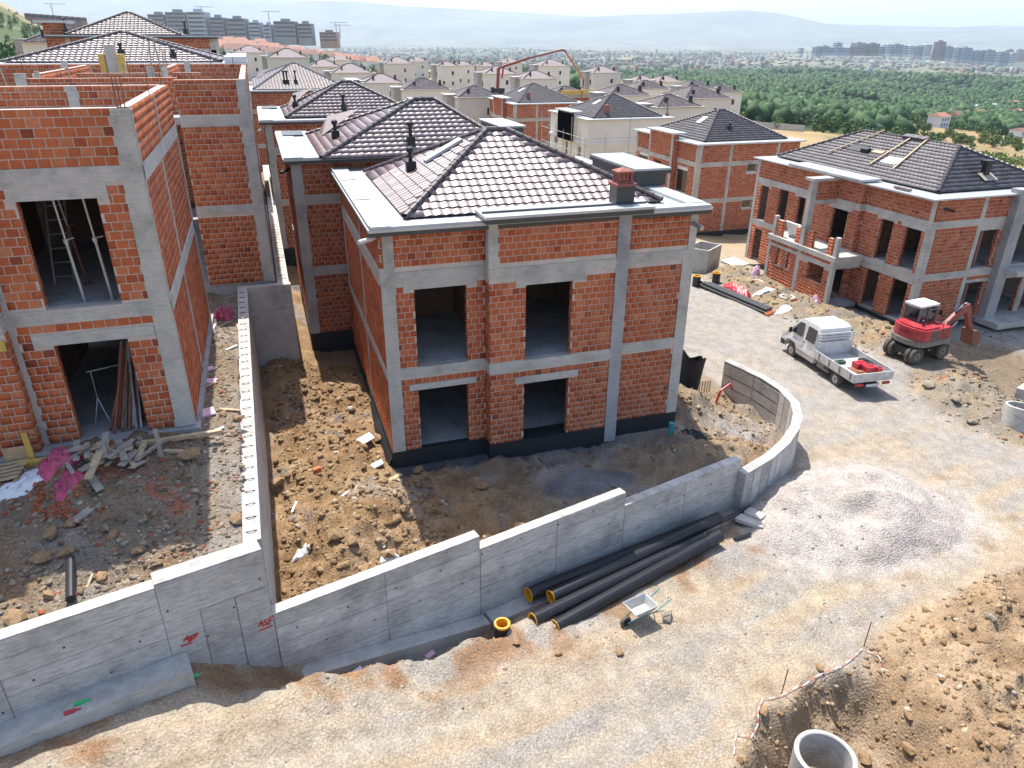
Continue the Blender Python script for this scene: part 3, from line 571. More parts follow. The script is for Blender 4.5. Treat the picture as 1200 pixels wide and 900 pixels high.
def ventpipe(root,x,y,z,h=.75,mat='vent'):
    mb=MB(); mb.obox((x,y,z+.16),(.17,0,0),(0,.15,0),(0,0,.2)); o=part(mb,'vent_base',M[mat],root)
    mb=MB(); mb.tube([(x,y,z+.3),(x,y,z+h-.16)],.075,10).tube([(x,y,z+h-.2),(x,y,z+h-.17),(x,y,z+h-.04),(x,y,z+h)],[.09,.13,.13,.08],10); part(mb,'vent_pipe',M[mat],root,True,False)
def floors(H,x0,x1,y0,y1,zs,t=.25,ins=.26):
    for z in zs: part(MB().box(x0+ins,x1-ins,y0+ins,y1-ins,z-t,z),'floor_slab',M['floor'],H.root)
def inner(H,boxes,mat='innerw'):
    mb=MB()
    for b in boxes: mb.box(*b)
    part(mb,'partition_wall',M[mat],H.root)
# ------------------------------------------------------------------ tiled brick house behind the curved wall
H=House('brick_house','unfinished red brick house with glossy brown tiled roof behind the curved concrete wall','house',(5,5,-.5),'brick houses under construction')
Z1,Z2,EV=3.05,6.207,7.55; b0,b1,b2,b3=2.73,3.05,5.89,6.207
# left part of the front
wall(H,(0,0),(1,0),0,3.22,.08,EV,[(.96,2.63,.0,2.25),(.99,2.64,3.05,5.63)],
 [('column',0,.42,.08,2.73),('column',0,.42,3.05,5.89),('column',.12,.44,6.21,7.55),('beam',0,3.22,b0,b1),('beam',0,3.22,b2,b3),('lintel',.68,2.9,2.25,2.46,.03),('lintel',.66,2.98,5.63,5.89,.02)])
# projecting bay
wall(H,(3.22,0),(0,-1),0,.5,.08,7.78,[],[('beam',0,.5,b0,b1),('beam',0,.5,b2,b3),('column',.25,.5,6.21,7.78)],t=.2)
wall(H,(0,-.5),(1,0),3.22,7.9,.08,7.78,[(4.4,6.0,.0,2.22),(4.42,6.0,3.05,5.6)],
 [('column',7.46,7.9,-.55,7.78,.03,'concd'),('column',3.22,3.5,6.21,7.78),('beam',3.22,7.46,b0,b1),('beam',3.22,7.46,b2,b3),('lintel',4.1,6.32,2.22,2.48,.03),('lintel',4.08,6.45,5.6,5.89,.02)])
wall(H,(7.9,-.5),(0,1),0,.28,.08,7.78,[],[],t=.2)
# right wing
wall(H,(0,-.22),(1,0),7.9,10.47,.08,EV,[],[('column',10.06,10.47,.08,2.73),('column',10.06,10.47,3.05,5.89),('column',10.2,10.47,6.21,EV),('beam',7.9,10.47,b0,b1),('beam',7.9,10.47,b2,b3)])
# left side, back, right side
wall(H,(0,10.2),(0,-1),0,10.2,.08,EV,[(8.9-.35,9.5-.35,4.1,5.4)] if 0 else [],[('column',5.55,5.8,.08,b0),('column',5.55,5.8,b1,b2),('column',5.9,6.1,b3,EV),('column',.4,.75,b1,b2),('beam',0,10.2,b0,b1),('beam',0,10.2,b2,b3)])
wall(H,(10.47,-.22),(0,1),0,10.42,.08,EV,[],[('beam',0,10.42,b0,b1),('beam',0,10.42,b2,b3),('column',5,5.3,.08,EV)])
wall(H,(10.47,10.2),(-1,0),0,10.47,.08,EV,[],[('beam',0,10.47,b0,b1),('beam',0,10.47,b2,b3)])
finish(H,300)
r=H.root
mb=MB(); mb.box(-.02,3.24,-.02,.2,-.9,.078); part(mb,'bitumen_plinth',M['black'],r)
part(MB().box(3.2,7.92,-.52,.2,-.9,.074),'bitumen_plinth',M['black'],r); part(MB().box(7.92,10.49,-.24,.2,-1.4,.076),'bitumen_plinth',M['black'],r); part(MB().box(-.022,.2,.2,10.2,-1.,.07),'bitumen_plinth',M['black'],r)
part(MB().box(10.3,10.49,.2,10.2,-1.5,.07),'bitumen_plinth',M['black'],r)
floors(H,0,10.47,0,10.2,[.02,3.045,6.2])
part(MB().box(3.3,7.8,-.46,.3,-.2,.018),'floor_slab',M['floor'],r); part(MB().box(3.3,7.8,-.46,.3,2.76,3.043),'floor_slab',M['floor'],r)
inner(H,[(3.35,3.55,.3,9.9,.05,2.75),(3.35,3.55,.3,9.9,3.06,5.9),(.3,3.3,5.,5.2,.05,2.75),(3.6,10.2,4.4,4.6,.05,2.75),(.3,3.3,4.6,4.8,3.06,5.9),(3.6,10.2,5.2,5.4,3.06,5.9),(7.5,7.7,0,5,3.06,5.9),(7.5,7.7,0,4.3,.05,2.75)])
eaves(r,0,10.47,-.22,10.2,EV+.003,.32,.08)
# raised sheet-metal kerb round the flat edge
for nm,bx in (('gutter_sheet',(-.28,.35,-.5,10.4,7.635,7.72)),('gutter_sheet',(.35,3.1,-.5,-.12,7.636,7.70)),('gutter_sheet',(8.45,10.75,-.5,-.1,7.636,7.71)),('gutter_sheet',(10.1,10.75,-.1,10.4,7.635,7.73))): part(MB().box(*bx),nm,M['metal'],r)
for y in (3.4,7.2): part(MB().box(-.27,.34,y,y+.05,7.722,7.735),'sheet_seam',M['trim'],r)
part(MB().box(-.285,-.24,-.5,10.4,7.722,7.76),'sheet_edge',M['metal'],r)
part(MB().box(3.0,8.45,-.95,.3,7.80,7.88),'bay_eave_sheet',M['metal'],r); part(MB().box(3.02,8.43,-.93,.3,7.66,7.797),'bay_eave_trim',M['trim'],r)
part(MB().box(3.05,8.40,-.45,-.35,7.882,7.93),'sheet_upstand',M['trim'],r)
polys=hip(r,.95,9.5,.55,9.0,7.67,(4.68,4.62,9.60),(5.40,4.62,9.59),'tile',300,True)
# right parapet box with dark trim
part(MB().box(9.75,10.95,3.0,6.6,7.74,8.28),'parapet_box',M['white'],r); part(MB().box(9.65,11.1,2.85,6.75,8.283,8.36),'parapet_sheet',M['metal'],r); part(MB().box(9.63,11.12,2.83,6.77,8.17,8.28),'parapet_trim',M['trim'],r)
part(MB().box(9.70,9.748,2.95,6.65,7.74,8.168),'parapet_trim',M['trim'],r); part(MB().box(9.75,10.95,2.93,2.998,7.74,8.16),'parapet_trim',M['trim'],r)
# chimney on the bay eave
ch=part(MB().box(7.38,8.0,-.38,.14,7.884,8.42),'chimney',M['trim'],r)
mb=MB().box(7.34,8.04,-.42,.18,8.423,8.50); mb.box(7.42,7.96,-.34,.10,8.502,8.56)
for i in range(4):
    for j in range(4):
        if i in (0,3) or j in (0,3): x=7.45+i*.135; y=-.31+j*.112; mb.box(x,x+.07,y,y+.06,8.562,8.80)
mb.box(7.4,7.98,-.36,.12,8.802,8.86).add([(7.4,-.36,8.862),(7.98,-.36,8.862),(7.98,.12,8.862),(7.4,.12,8.862),(7.69,-.12,8.97)],[(0,1,4),(1,2,4),(2,3,4),(3,0,4)])
part(mb,'chimney_cowl',M['terra'],ch)
def slope_pt(poly,s,t):
    bl,br,tr,tl=[np.array(p,float) for p in poly]; a=bl+(br-bl)*s; b=tl+(tr-tl)*s; return a+(b-a)*t
p=slope_pt(polys[1],.42,.30); ventpipe(r,p[0],p[1],p[2],.85)
# skylight strip lying on the left slope
def on_slope(poly,s,t,w,h,th,name,mat,root):
    c=slope_pt(poly,s,t); bl,br,tr,tl=[np.array(q,float) for q in poly]; u=(br-bl)/np.linalg.norm(br-bl); v=tl-bl; v=v-u*(v@u); v/=np.linalg.norm(v); n=np.cross(u,v)
    mb=MB(); mb.obox(c+n*(.06+th/2),u*w/2,v*h/2,n*th/2); return part(mb,name,M[mat],root)
o=on_slope(polys[1],.37,.62,.5,1.5,.09,'skylight_frame','metal',r); on_slope(polys[1],.37,.62,.4,1.4,.10,'skylight_pane','wsheet',r)
# rain outlets
part(MB().tube([(.1,.3,7.25),(-.55,-.05,7.2)],.07,10),'rain_outlet',M['wsheet'],r); part(MB().tube([(10.25,.2,7.15),(10.33,-.75,7.02)],.08,10),'rain_outlet',M['steel'],r)
# ------------------------------------------------------------------ generic brick house (axis aligned)
def shell(H,x0,x1,y0,y1,zf,zm,zu,ev,front_ops=(),left_ops=(),fcols=(),lcols=(),bandh=.31,back=True):
    Dp=y1-y0; Wd=x1-x0; bands=lambda L:[('beam',0,L,zm-bandh,zm),('beam',0,L,zu-bandh,zu)]
    seg=((zf,zm-bandh),(zm,zu-bandh),(zu,ev))
    cols=lambda lst:[('column',a,b,s,e) for a,b in lst for s,e in seg]
    wall(H,(x0,y0),(1,0),0,Wd,zf,ev,front_ops,bands(Wd)+cols([(0,.4),(Wd-.4,Wd)]+list(fcols)))
    wall(H,(x0,y1),(0,-1),0,Dp,zf,ev,left_ops,bands(Dp)+cols([(0,.35),(Dp-.36,Dp-.004)]+list(lcols)))
    if back:
        wall(H,(x1,y0),(0,1),0,Dp,zf,ev,(),(),brick=False); wall(H,(x1,y1),(-1,0),0,Wd,zf,ev,(),(),brick=False)
for (x0,y0,dp,zf,evx,lab,extra) in ((-1.8,10.9,9.2,.42,7.98,'red brick house with glaring tiled roof and black plinth standing behind the curved wall house',0),(-2.5,26.7,9.5,.35,7.95,'red brick house third in the tiled row behind the divider wall',1),(-3.8,54.5,10,.3,7.95,'farthest red brick house of the tiled row with paired roof vents',2)):
    H=House('brick_house',lab,'house',(x0+5,y0+4,zf-.8),'brick houses under construction',zb=zf); r=H.root; x1=x0+10.4; y1=y0+dp
    shell(H,x0,x1,y0,y1,zf,zf+3.02,zf+6.15,evx,lcols=[(4,4.25)])
    finish(H,0); floors(H,x0,x1,y0,y1,[zf+.0,zf+3.0,zf+6.1])
    part(MB().box(x0-.02,x1+.02,y0-.03,y1,zf-1.4,zf-.004),'bitumen_plinth',M['black'],r)
    eaves(r,x0,x1,y0,y1,evx+.003,.3,.07)
    part(MB().box(x0-.27,x0+.5,y0-.27,y1+.2,evx+.075,evx+.15),'gutter_sheet',M['metal'],r); part(MB().box(x0+.5,x0+1.25,y0-.27,y1+.2,evx+.074,evx+.12),'gutter_sheet',M['metal'],r); part(MB().box(x0+1.25,x1,y0-.27,y0+.15,evx+.074,evx+.11),'gutter_sheet',M['metal'],r)
    part(MB().box(x0+.0,x0+1.0,y1-2.2,y1-.3,evx+.152,evx+.2),'flat_roof_membrane',M['trim'],r)
    if extra==0: P=onz(377,186,evx+.15); ap=onz(485,118,evx+1.95); ab=onz(505,116,evx+1.95)
    elif extra==1: P=onz(335,138.5,evx+.12); ap=onz(399,97,evx+1.9); ab=onz(412,96.5,evx+1.9)
    else: P=onz(297,105.5,evx+.12); ap=onz(341,75,evx+2.0); ab=onz(347,75,evx+2.0)
    xr=x1-.9; yr=2*ap[1]-P[1]
    polys=hip(r,P[0],max(xr,2*ap[0]-P[0]) if extra else xr,P[1],yr,evx+.13,ap,(max(ab[0],ap[0]+.5),ap[1],ap[2]),'tile',0,False,'ridge')
    if extra<2:
        p=slope_pt(polys[1],.62,.2); ventpipe(r,p[0],p[1],p[2],.8); p=slope_pt(polys[0],.42,.18); ventpipe(r,p[0],p[1],p[2],.95)
    else:
        for s in (.3,.34,.45): p=slope_pt(polys[0],s,.2); ventpipe(r,p[0],p[1],p[2],1.2)
    # small gable dormer on the left slope
    p=slope_pt(polys[1],.3,.42); q=slope_pt(polys[1],.3,.12)
    mb=MB(); mb.add([(q[0]-.05,q[1]+.0,q[2]+.05),(q[0]-.05,q[1]+1.5,q[2]+.05),(q[0]+.35,q[1]+.75,q[2]+.85),(p[0]+.4,p[1]+.75,p[2]+.62)],[(0,2,1),(0,3,2),(1,2,3)]); part(mb,'dormer',M['tile'],r)
    part(MB().tube([(x0+.1,y0+.4,evx-.35),(x0-.45,y0-.1,evx-.45)],.06,8),'rain_outlet',M['wsheet' if extra else 'vent'],r)
    part(MB().box(x1-.6,x1+.5,y0+2.5,y0+6.,evx+.2,evx+.75),'parapet_box',M['trim'],r); part(MB().box(x1-.7,x1+.6,y0+2.4,y0+6.1,evx+.753,evx+.82),'parapet_sheet',M['metal'],r)
# ------------------------------------------------------------------ roofless brick house on the upper terrace (left)
H=House('brick_house','roofless red brick house with steel props behind its open doorways on the upper terrace','house',(-9,2,2.9),'brick houses under construction',zb=3.38); r=H.root
o=(-13.5,-2.55); U=lambda x:x+13.5
wall(H,o,(1,0),U(-8.9),U(-5.43),3.38,11.13,[(U(-8.1),U(-6.52),3.36,5.93),(U(-8.04),U(-6.46),6.81,9.27)],
 [('column',U(-5.87),U(-5.43),3.38,6.45),('column',U(-5.87),U(-5.43),6.8,9.6),('column',U(-5.83),U(-5.43),9.95,11.1),('beam',U(-8.9),U(-5.43),6.45,6.8),('beam',U(-8.9),U(-5.43),9.6,9.95),('lintel',U(-8.5),U(-5.9),5.93,6.2,.03),('lintel',U(-8.2),U(-6.22),9.27,9.6,.02),('column',U(-8.9),U(-8.78),3.38,6.45),('column',U(-8.9),U(-8.78),6.8,9.6)])
wall(H,(-13.5,-2.9),(1,0),0,U(-8.9),3.38,11.13,[],[('beam',0,U(-8.9),6.45,6.8),('beam',0,U(-8.9),9.6,9.95),('formwork_board',U(-10),U(-8.92),6.05,6.3,.05,'woody')])
wall(H,(-8.9,-2.9),(0,1),0,.35,3.38,11.13,[],[('beam',0,.35,6.45,6.8),('beam',0,.35,9.6,9.95)],t=.2)
wall(H,(-5.43,-2.55),(0,1),0,8.85,3.38,11.13,[],[('beam',.01,8.85,6.45,6.8),('beam',.01,8.85,9.6,9.95),('column',0.005,.1,3.38,11.1),('column',3.6,3.78,3.38,6.45),('column',3.6,3.78,6.8,9.6),('column',4.4,4.55,9.95,11.1),('column',8.6,8.85,3.38,9.6)])
wall(H,(-5.43,6.3),(-1,0),0,8.07,3.38,11.13,[],[],brick=False)
wall(H,(-13.5,6.04),(1,0),0,7.8,9.95,11.12,[],[('column',2.,2.3,9.95,11.12),('column',5.2,5.5,9.95,11.12)],t=.1)
finish(H,300)
part(MB().box(-13.5,-5.3,-2.74,6.4,2.6,3.36),'foundation_slab',M['concd'],r); part(MB().box(-13.5,-8.7,-3.1,-2.742,2.6,3.362),'foundation_slab',M['concd'],r)
floors(H,-13.5,-5.43,-2.55,6.3,[6.79,9.93]); part(MB().box(-8.3,-6.3,-2.5,-2.2,6.5,6.786),'floor_slab',M['floor'],r)
inner(H,[(-13.2,-5.7,5.2,5.4,3.4,6.5),(-13.2,-5.7,4.2,4.4,6.8,9.6),(-9.2,-9.0,-2.2,4,3.4,6.5),(-9.6,-9.4,-2.2,4,6.8,9.6)])
for x,y in ((-5.62,-2.4),(-5.7,-2.35),(-5.55,-2.3),(-5.5,1.8),(-5.6,6.)):
    part(MB().tube([(x,y,11.0),(x+.02,y,11.75)],.012,6),'rebar',M['rust'],r)
# steel props inside the doorways
def prop(a,b,lab,grp,mat='steel'):
    a=np.array(a,float); b=np.array(b,float); t=thing('steel_prop',lab,'prop',a,0,grp); m=a+(b-a)*.52
    part(MB().tube([a,m],.036,8),'outer_tube',M[mat],t); part(MB().tube([m,b],.026,8),'inner_tube',M['steel'],t); d=b-a; d/=np.linalg.norm(d)
    part(MB().tube([m-d*.05,m+d*.05],.06,8).tube([m+d*.03,m+d*.03+np.array((.2,-.06,.05))],.012,6),'collar',M[mat],t); part(MB().obox(a+np.array((0,0,.006)),(.08,0,0),(0,.08,0),(0,0,.006)),'base_plate',M[mat],t); return t
prop((-7.32,-2.1,6.792),(-7.45,-2.1,9.6),'upright steel prop beside the ladder in the upper left doorway','props')
prop((-6.72,-2.1,6.792),(-6.85,-2.1,9.6),'upright steel prop near the column in the upper left doorway','props')
prop((-7.5,-.6,6.792),(-7.75,-.6,9.6),'rusty steel prop deep inside the upper left doorway','props','rust')
lad=thing('ladder','metal ladder leaning inside the upper left doorway','ladder',(-8.1,-.5,6.8))
part(MB().tube([(-8.3,-.4,6.8),(-8.3,1.,9.4)],.03,6),'rail',M['steel'],lad); part(MB().tube([(-7.85,-.4,6.8),(-7.85,1.,9.4)],.03,6),'rail',M['steel'],lad)
for k in range(8): f=k/8+.06; part(MB().tube([(-8.3,-.4+1.4*f,6.8+2.6*f),(-7.85,-.4+1.4*f,6.8+2.6*f)],.018,6),'rung',M['steel'],lad)
for k in range(17):
    f=k/16; x=-7.45+.85*f+random.uniform(-.03,.03); y=-2.25+.25*math.sin(k*2.1)+.2*f
    m_=MB().tube([(x,y,3.37),(-6.9+.28*f+random.uniform(-.04,.04),y+.55+.3*random.random(),5.25+random.uniform(-.35,.25))],.036,7)
    solo(m_,'stacked_prop',M[('rust','woodg','redd','rust','steel')[k%5]],'prop leaning in the fanned bundle inside the lower left doorway','prop','bundled props')
tr=thing('trestle','thin steel trestle standing inside the lower left doorway','trestle',(-7.6,-1.6,3.37))
for a,b in (((-7.9,-1.7,3.37),(-7.75,-1.5,4.0)),((-7.55,-1.7,3.37),(-7.75,-1.5,4.0)),((-7.75,-1.5,4.0),(-7.75,-1.5,4.75)),((-7.1,-1.2,3.37),(-7.15,-1.2,4.75))): part(MB().tube([a,b],.016,6),'leg',M['steel'],tr)
part(MB().tube([(-7.85,-1.5,4.75),(-7.0,-1.2,4.75)],.018,6),'cross_bar',M['steel'],tr)
# ------------------------------------------------------------------ roofless brick house behind it
H=House('brick_house','roofless red brick house with bare parapets and concrete posts beside the divider wall','house',(-8,15,2.9),'brick houses under construction',zb=3.6); r=H.root
wall(H,(-14,9.05),(1,0),8.5,10.94,3.58,11.13,[],[('column',10.55,10.94,3.58,6.4),('column',10.55,10.94,6.71,9.55),('column',10.58,10.9,9.87,11.12),('beam',8.5,10.94,6.4,6.71),('beam',8.5,10.94,9.55,9.87)])
wall(H,(-3.06,9.05),(0,1),0,15.7,3.58,11.13,[],[('beam',.01,15.7,6.4,6.71),('beam',.01,15.7,9.55,9.87),('column',0.006,.1,3.58,11.1),('column',7,7.3,3.58,11.1)])
wall(H,(-14,10.9),(1,0),3.2,8.5,9.87,11.13,[],[('column',3.2,3.55,9.87,11.3)],t=.2)
wall(H,(-10.2,11.6),(0,1),0,10,9.87,11.25,[],[('column',0.003,.12,9.87,11.35),('column',5.,5.15,9.87,11.3),('column',9.8,10,9.87,11.3)],t=.2)
wall(H,(-6.2,15),(0,1),0,6,9.87,11.3,[],[('column',0.003,.12,9.87,11.4)],t=.2); wall(H,(-14,17),(1,0),4,9,9.87,11.05,[],[('column',6.8,7.1,9.87,11.3)],t=.2)
wall(H,(-16,24.6),(1,0),0,12.94,9.87,11.18,[],[('column',4,4.3,9.87,11.3),('column',9.8,10.1,9.87,11.3)],t=.2)
finish(H); part(MB().box(-14,-3.,9.02,24.7,2.6,3.56),'foundation_slab',M['concd'],r); part(MB().box(-14,-3.3,9.4,24.5,9.6,9.86),'floor_slab',M['floor'],r)
part(MB().box(-9.15,-8.7,19.8,20.2,9.87,12.1),'column',M['conc'],r); part(MB().box(-9.45,-9.16,19.75,20.25,9.87,11.75),'formwork_board',M['woody'],r); part(MB().box(-8.69,-8.4,19.75,20.25,9.87,11.75),'formwork_board',M['woody'],r)
for x,y in ((-11.0,13),(-7.9,11.4),(-7.2,11.6),(-6.2,15.3),(-6.3,15.2),(-3.5,12.),(-4.4,14.)): part(MB().tube([(x,y,10.9),(x+.03,y,12.)],.014,6),'rebar',M['rust'],r)
for a,b in (((-6.9,15.2,9.87),(-6.7,15.2,12.3)),((-6.3,15.,9.87),(-6.5,15.,12.4)),((-13.4,20,9.87),(-13.7,20,12.4)),((-7.4,11.3,9.9),(-7.3,11.35,11.6))): part(MB().bar(a,b,.09,.05),'formwork_post',M['woodg'],r)
# tiled houses beyond it
H=House('brick_house','brick house with wet-looking tiled pyramid roof behind the roofless houses','house',(-9.7,31,3),'brick houses under construction',zb=3.6); r=H.root
wall(H,(-16,26.3),(1,0),0,12.7,3.6,11.1,[],[('beam',0,12.7,9.55,9.87),('column',12.3,12.7,3.6,11.1),('column',5.7,6,9.87,11.1)]); wall(H,(-3.3,26.3),(0,1),0,10,3.6,11.1,[],[],brick=False); wall(H,(-3.3,36.3),(-1,0),0,12.7,3.6,11.1,[],[],brick=False)
finish(H); eaves(r,-16,-3.3,26.3,36.3,11.1,.3,.08); part(MB().box(-4.2,-3.02,26.1,36.5,11.185,11.5),'parapet_sheet',M['wsheet'],r)
ap=ony(142,38,31.2); hip(r,-15.2,2*ap[0]+15.2,26.9,35.5,11.2,(ap[0]-.15,31.2,ap[2]-.05),(ap[0]+.25,31.2,ap[2]-.05),'tile')
ventpipe(r,-9.6,28.2,11.5,.7); ventpipe(r,-6.9,27.6,11.3,.6)
H=House('brick_house','farthest left brick house whose dark ridge line cuts the hillside skyline','house',(-12,55,4),'brick houses under construction',zb=4.); r=H.root
wall(H,(-17.4,50),(1,0),0,12,4,12.45,[],[('beam',0,12,11.2,11.5),('column',11.6,12,4,12.45),('column',1.0,1.35,4,12.45),('column',6.6,6.85,11.5,12.45)]); wall(H,(-5.4,50),(0,1),0,9,4,12.45,[],[],brick=False); wall(H,(-17.4,59),(0,-1),0,9,4,12.45,[],[],brick=False)
wall(H,(-18.2,52),(1,0),0,1.6,4,13.4,[],[],t=.2); part(MB().box(-18.7,-16.2,51.4,54,13.41,13.6),'parapet_sheet',M['metal'],r)
finish(H); eaves(r,-17.4,-5.4,50,59,12.46,.35,.09)
ap=ony(148,14,54.5); hip(r,-16.4,2*ap[0]+16.4,50.6,58.4,12.57,(ap[0]-.1,54.5,ap[2]-.1),(ap[0]+.3,54.5,ap[2]-.1),'tile')
ventpipe(r,-16.6,52,12.6,1.2); ventpipe(r,-7.6,51.2,12.7,1.)
# ------------------------------------------------------------------ large brick house with balcony (right)
H=House('brick_house','large two storey brick house with balcony and half laid dark roof beside the excavator','house',(37,18,-3),'brick houses under construction',zb=-2.78); r=H.root
v=lambda y:26-y
wall(H,(31.95,26),(0,-1),0,10.7,-2.78,4.62,[(v(25.27),v(24.36),-2.75,-.35),(v(25.27),v(24.36),.36,2.85),(v(23.15),v(22.12),.36,2.95),(v(21.05),v(20.3),.36,2.8),(v(17.6),v(16.2),.36,2.75),(v(16.9),v(15.6),-2.75,-.3)],
 [('column',0,.3,-2.78,0),('column',0,.3,.32,3.05),('column',0,.3,3.38,4.62),('beam',0,10.7,0,.32),('beam',0,10.7,3.05,3.38),('lintel',.5,1.95,2.85,3.05),('lintel',2.5,4.2,2.95,3.05),('lintel',4.6,6.1,2.8,3.05),('lintel',8.1,10.2,2.75,3.05)])
wall(H,(31.95,15.3),(1,0),0,.35,-2.78,4.62,[],[('beam',0,.35,0,.32),('beam',0,.35,3.05,3.38)],t=.2)
w2=lambda y:15.3-y
wall(H,(32.3,15.3),(0,-1),0,5.2,-2.78,4.62,[(w2(13.82),w2(12.8),.36,2.82),(w2(11.88),w2(10.7),.36,2.75),(w2(14.1),w2(13.0),-2.75,-.35),(w2(11.95),w2(10.75),-2.75,-.35)],
 [('column',4.85,5.2,-2.78,0),('column',4.85,5.2,.32,3.05),('column',4.9,5.2,3.38,4.62),('beam',0,5.2,.0,.32),('beam',0,5.2,3.05,3.38),('lintel',1.2,2.8,2.82,3.05),('lintel',3.1,4.85,2.75,3.05),('beam',0,4.85,-.35,-.2)])
wall(H,(32.3,10.1),(1,0),0,10.9,-2.78,4.62,[(3.75,5.22,.36,2.65),(3.75,5.22,-2.75,-.5),(6.6,8.3,.36,2.8),(6.6,8.3,-2.75,-.5),(8.8,10.2,.36,2.6),(8.8,10.2,-2.75,-.4)],
 [('column',.006,.32,-2.78,0),('column',.006,.32,.32,3.05),('column',3.4,3.7,-2.78,0),('column',3.4,3.7,.32,3.05),('column',3.4,3.7,3.38,4.62),('beam',.006,10.9,.0,.32),('beam',.006,10.9,3.05,3.38),('lintel',3.7,5.4,2.65,3.05),('lintel',3.7,5.4,-.5,-.34),('lintel',6.4,8.5,-.4,-.25),('column',8.35,8.7,-2.78,3.05)])
wall(H,(43.2,10.1),(0,1),0,15.9,-2.78,4.62,[],[],brick=False); wall(H,(43.2,26),(-1,0),0,11.25,-2.78,4.62,[],[],brick=False)
part(MB().box(37.75,38.55,9.6,10.3,-3.2,4.95),'pillar',M['concd'],r); part(MB().box(37.6,43.3,8.5,10.1,-3.1,-2.76),'terrace_slab',M['conc'],r); part(MB().box(38.3,43.2,8.8,10.1,.02,.3),'balcony_slab',M['conc'],r); part(MB().box(40.9,41.2,8.8,9.1,-2.76,.02),'column',M['concd'],r)
# porch
v3=lambda y:20.8-y
wall(H,(29.9,20.8),(0,-1),0,6.5,-2.78,.1,[(v3(19.85),v3(19.25),-1.5,-.3),(v3(18.75),v3(18.3),-1.5,-.32),(v3(16.62),v3(15.1),-1.57,-.42)],[('column',0,.28,-2.9,.1),('column',3.05,3.4,-2.9,.1),('column',6.2,6.5,-2.9,.1),('beam',.28,3.05,-.3,-.12),('beam',3.4,6.2,-.4,-.2)],t=.22)
part(MB().box(29.78,31.95,14.22,20.9,.1,.42),'balcony_slab',M['conc'],r); part(MB().box(29.95,32.2,14.3,15.6,-2.95,-2.7),'porch_slab',M['floor'],r); part(MB().box(30.1,31.9,14.3,14.55,-.35,.098),'beam',M['conc'],r)
for y,z1 in ((20.48,1.72),(14.45,1.62)): part(MB().box(29.9,30.15,y-.14,y+.14,.42,z1),'baluster_post',M['conc'],r)
part(MB().box(29.88,30.28,17.4,17.75,.42,4.5),'column',M['conc'],r); part(MB().box(29.7,31.9,17.2,18.0,4.53,4.7),'column_cap',M['conc'],r)
wall(H,(30.28,17.45),(1,0),0,1.65,3.3,4.5,[],[('beam',0,1.65,3.05,3.3)],t=.3)
for y0,y1 in ((19.7,20.3),(17.85,18.3),(16.6,17.3),(14.75,15.2)): wall(H,(29.95,y1),(0,-1),0,y1-y0,.42,1.45 if y0<19 else 1.5,[],[],t=.2); wall(H,(29.95,y0),(1,0),0,.2,.42,1.45,[],[],t=.2)
part(MB().obox((30.6,19.2,.95),(.04,0,.02),(0,.75,0),(-.2,0,.5)),'white_board',M['wsheet'],r)
finish(H); floors(H,32.3,43.2,10.1,26,[-2.76,.33,3.36])
inner(H,[(36.5,36.7,10.4,25.7,-2.7,.0),(36.5,36.7,10.4,25.7,.35,3.05),(32.6,36.4,14.6,14.8,.35,3.05),(32.6,36.4,20,20.2,.35,3.05),(32.6,36.4,14.6,14.8,-2.7,0),(36.9,43,14,14.2,.35,3.05),(36.9,43,14,14.2,-2.7,0)])
part(MB().box(31.65,43.5,9.8,26.3,4.623,4.71),'eave_slab',M['metal'],r); part(MB().box(31.35,32.9,15.0,21.9,4.78,4.92),'bay_eave_slab',M['metal'],r); part(MB().box(31.6,32.4,15.25,21.85,4.752,4.777),'bay_top',M['conc'],r)
ra=np.array((37.7,14.4,6.68)); rb=np.array((37.7,22.4,6.75)); polys=hip(r,33.2,42.3,11.1,25.6,4.78,ra,rb,'tileg',0,False,'ridge')
L=polys[1]                                                    # slope facing the lane: D->A, s from far to near
for s,t,wd,hh,mt,nm in ((.64,.42,1.25,.75,'wsheet','skylight'),(.30,.55,1.3,.7,'black','roof_opening_shade'),(.50,.50,1.1,.8,'black','roof_opening_shade')): on_slope(L,s,t,wd,hh,.05,nm,mt,r)  # openings are black slabs on the tiles, painting the shade within
on_slope(L,.49,.53,.9,.3,.12,'loose_plank','wood',r)
for s in (.22,.56,.71):
    a=slope_pt(L,s,.22 if s>.5 else .3)+np.array((-.05,0,.16)); b=slope_pt(L,s-.015,1.03)+np.array((0,0,.2)); solo(MB().bar(a,b,.1,.06),'roof_batten',M['wood'],'long timber batten lying up the half laid dark roof','batten','battens on the dark roof')
for s,k in ((.5,2),(.585,1),(.66,1)):
    for i in range(k): c=slope_pt(L,s+.025*i,.97)+np.array((.05,0,.2)); solo(MB().obox(c,(.2,0,.06),(0,.28,0),(-.03,0,.1)),'tile_stack',M['tileg'],'small stack of spare dark tiles on the ridge of the half laid roof','tile stack','tile stacks on the ridge')
p=slope_pt(polys[0],.46,.28); vb=thing('roof_vent','black roof vent on loose boards on the near slope of the half laid roof','vent',p); part(MB().obox(p+np.array((0,0,.35)),(.17,0,0),(0,.17,0),(0,0,.4)),'vent_shaft',M['vent'],vb); part(MB().obox(p+np.array((0,0,.85)),(.3,0,0),(0,.24,0),(0,0,.1)),'vent_cap',M['vent'],vb); part(MB().obox(p+np.array((0,-.25,.05)),(.5,0,0),(0,.3,.16),(0,0,.02)),'vent_board',M['woodg'],vb)
p=slope_pt(L,.40,.5); solo(MB().obox(p+np.array((-.02,0,.2)),(.15,0,.05),(0,.3,0),(-.03,0,.12)),'roof_vent',M['vent'],'small black vent lying on the slope between two roof openings','vent')
part(MB().tube([(32.7,10.3,4.15),(33.2,9.7,4.0)],.08,8),'rain_outlet',M['vent'],r)
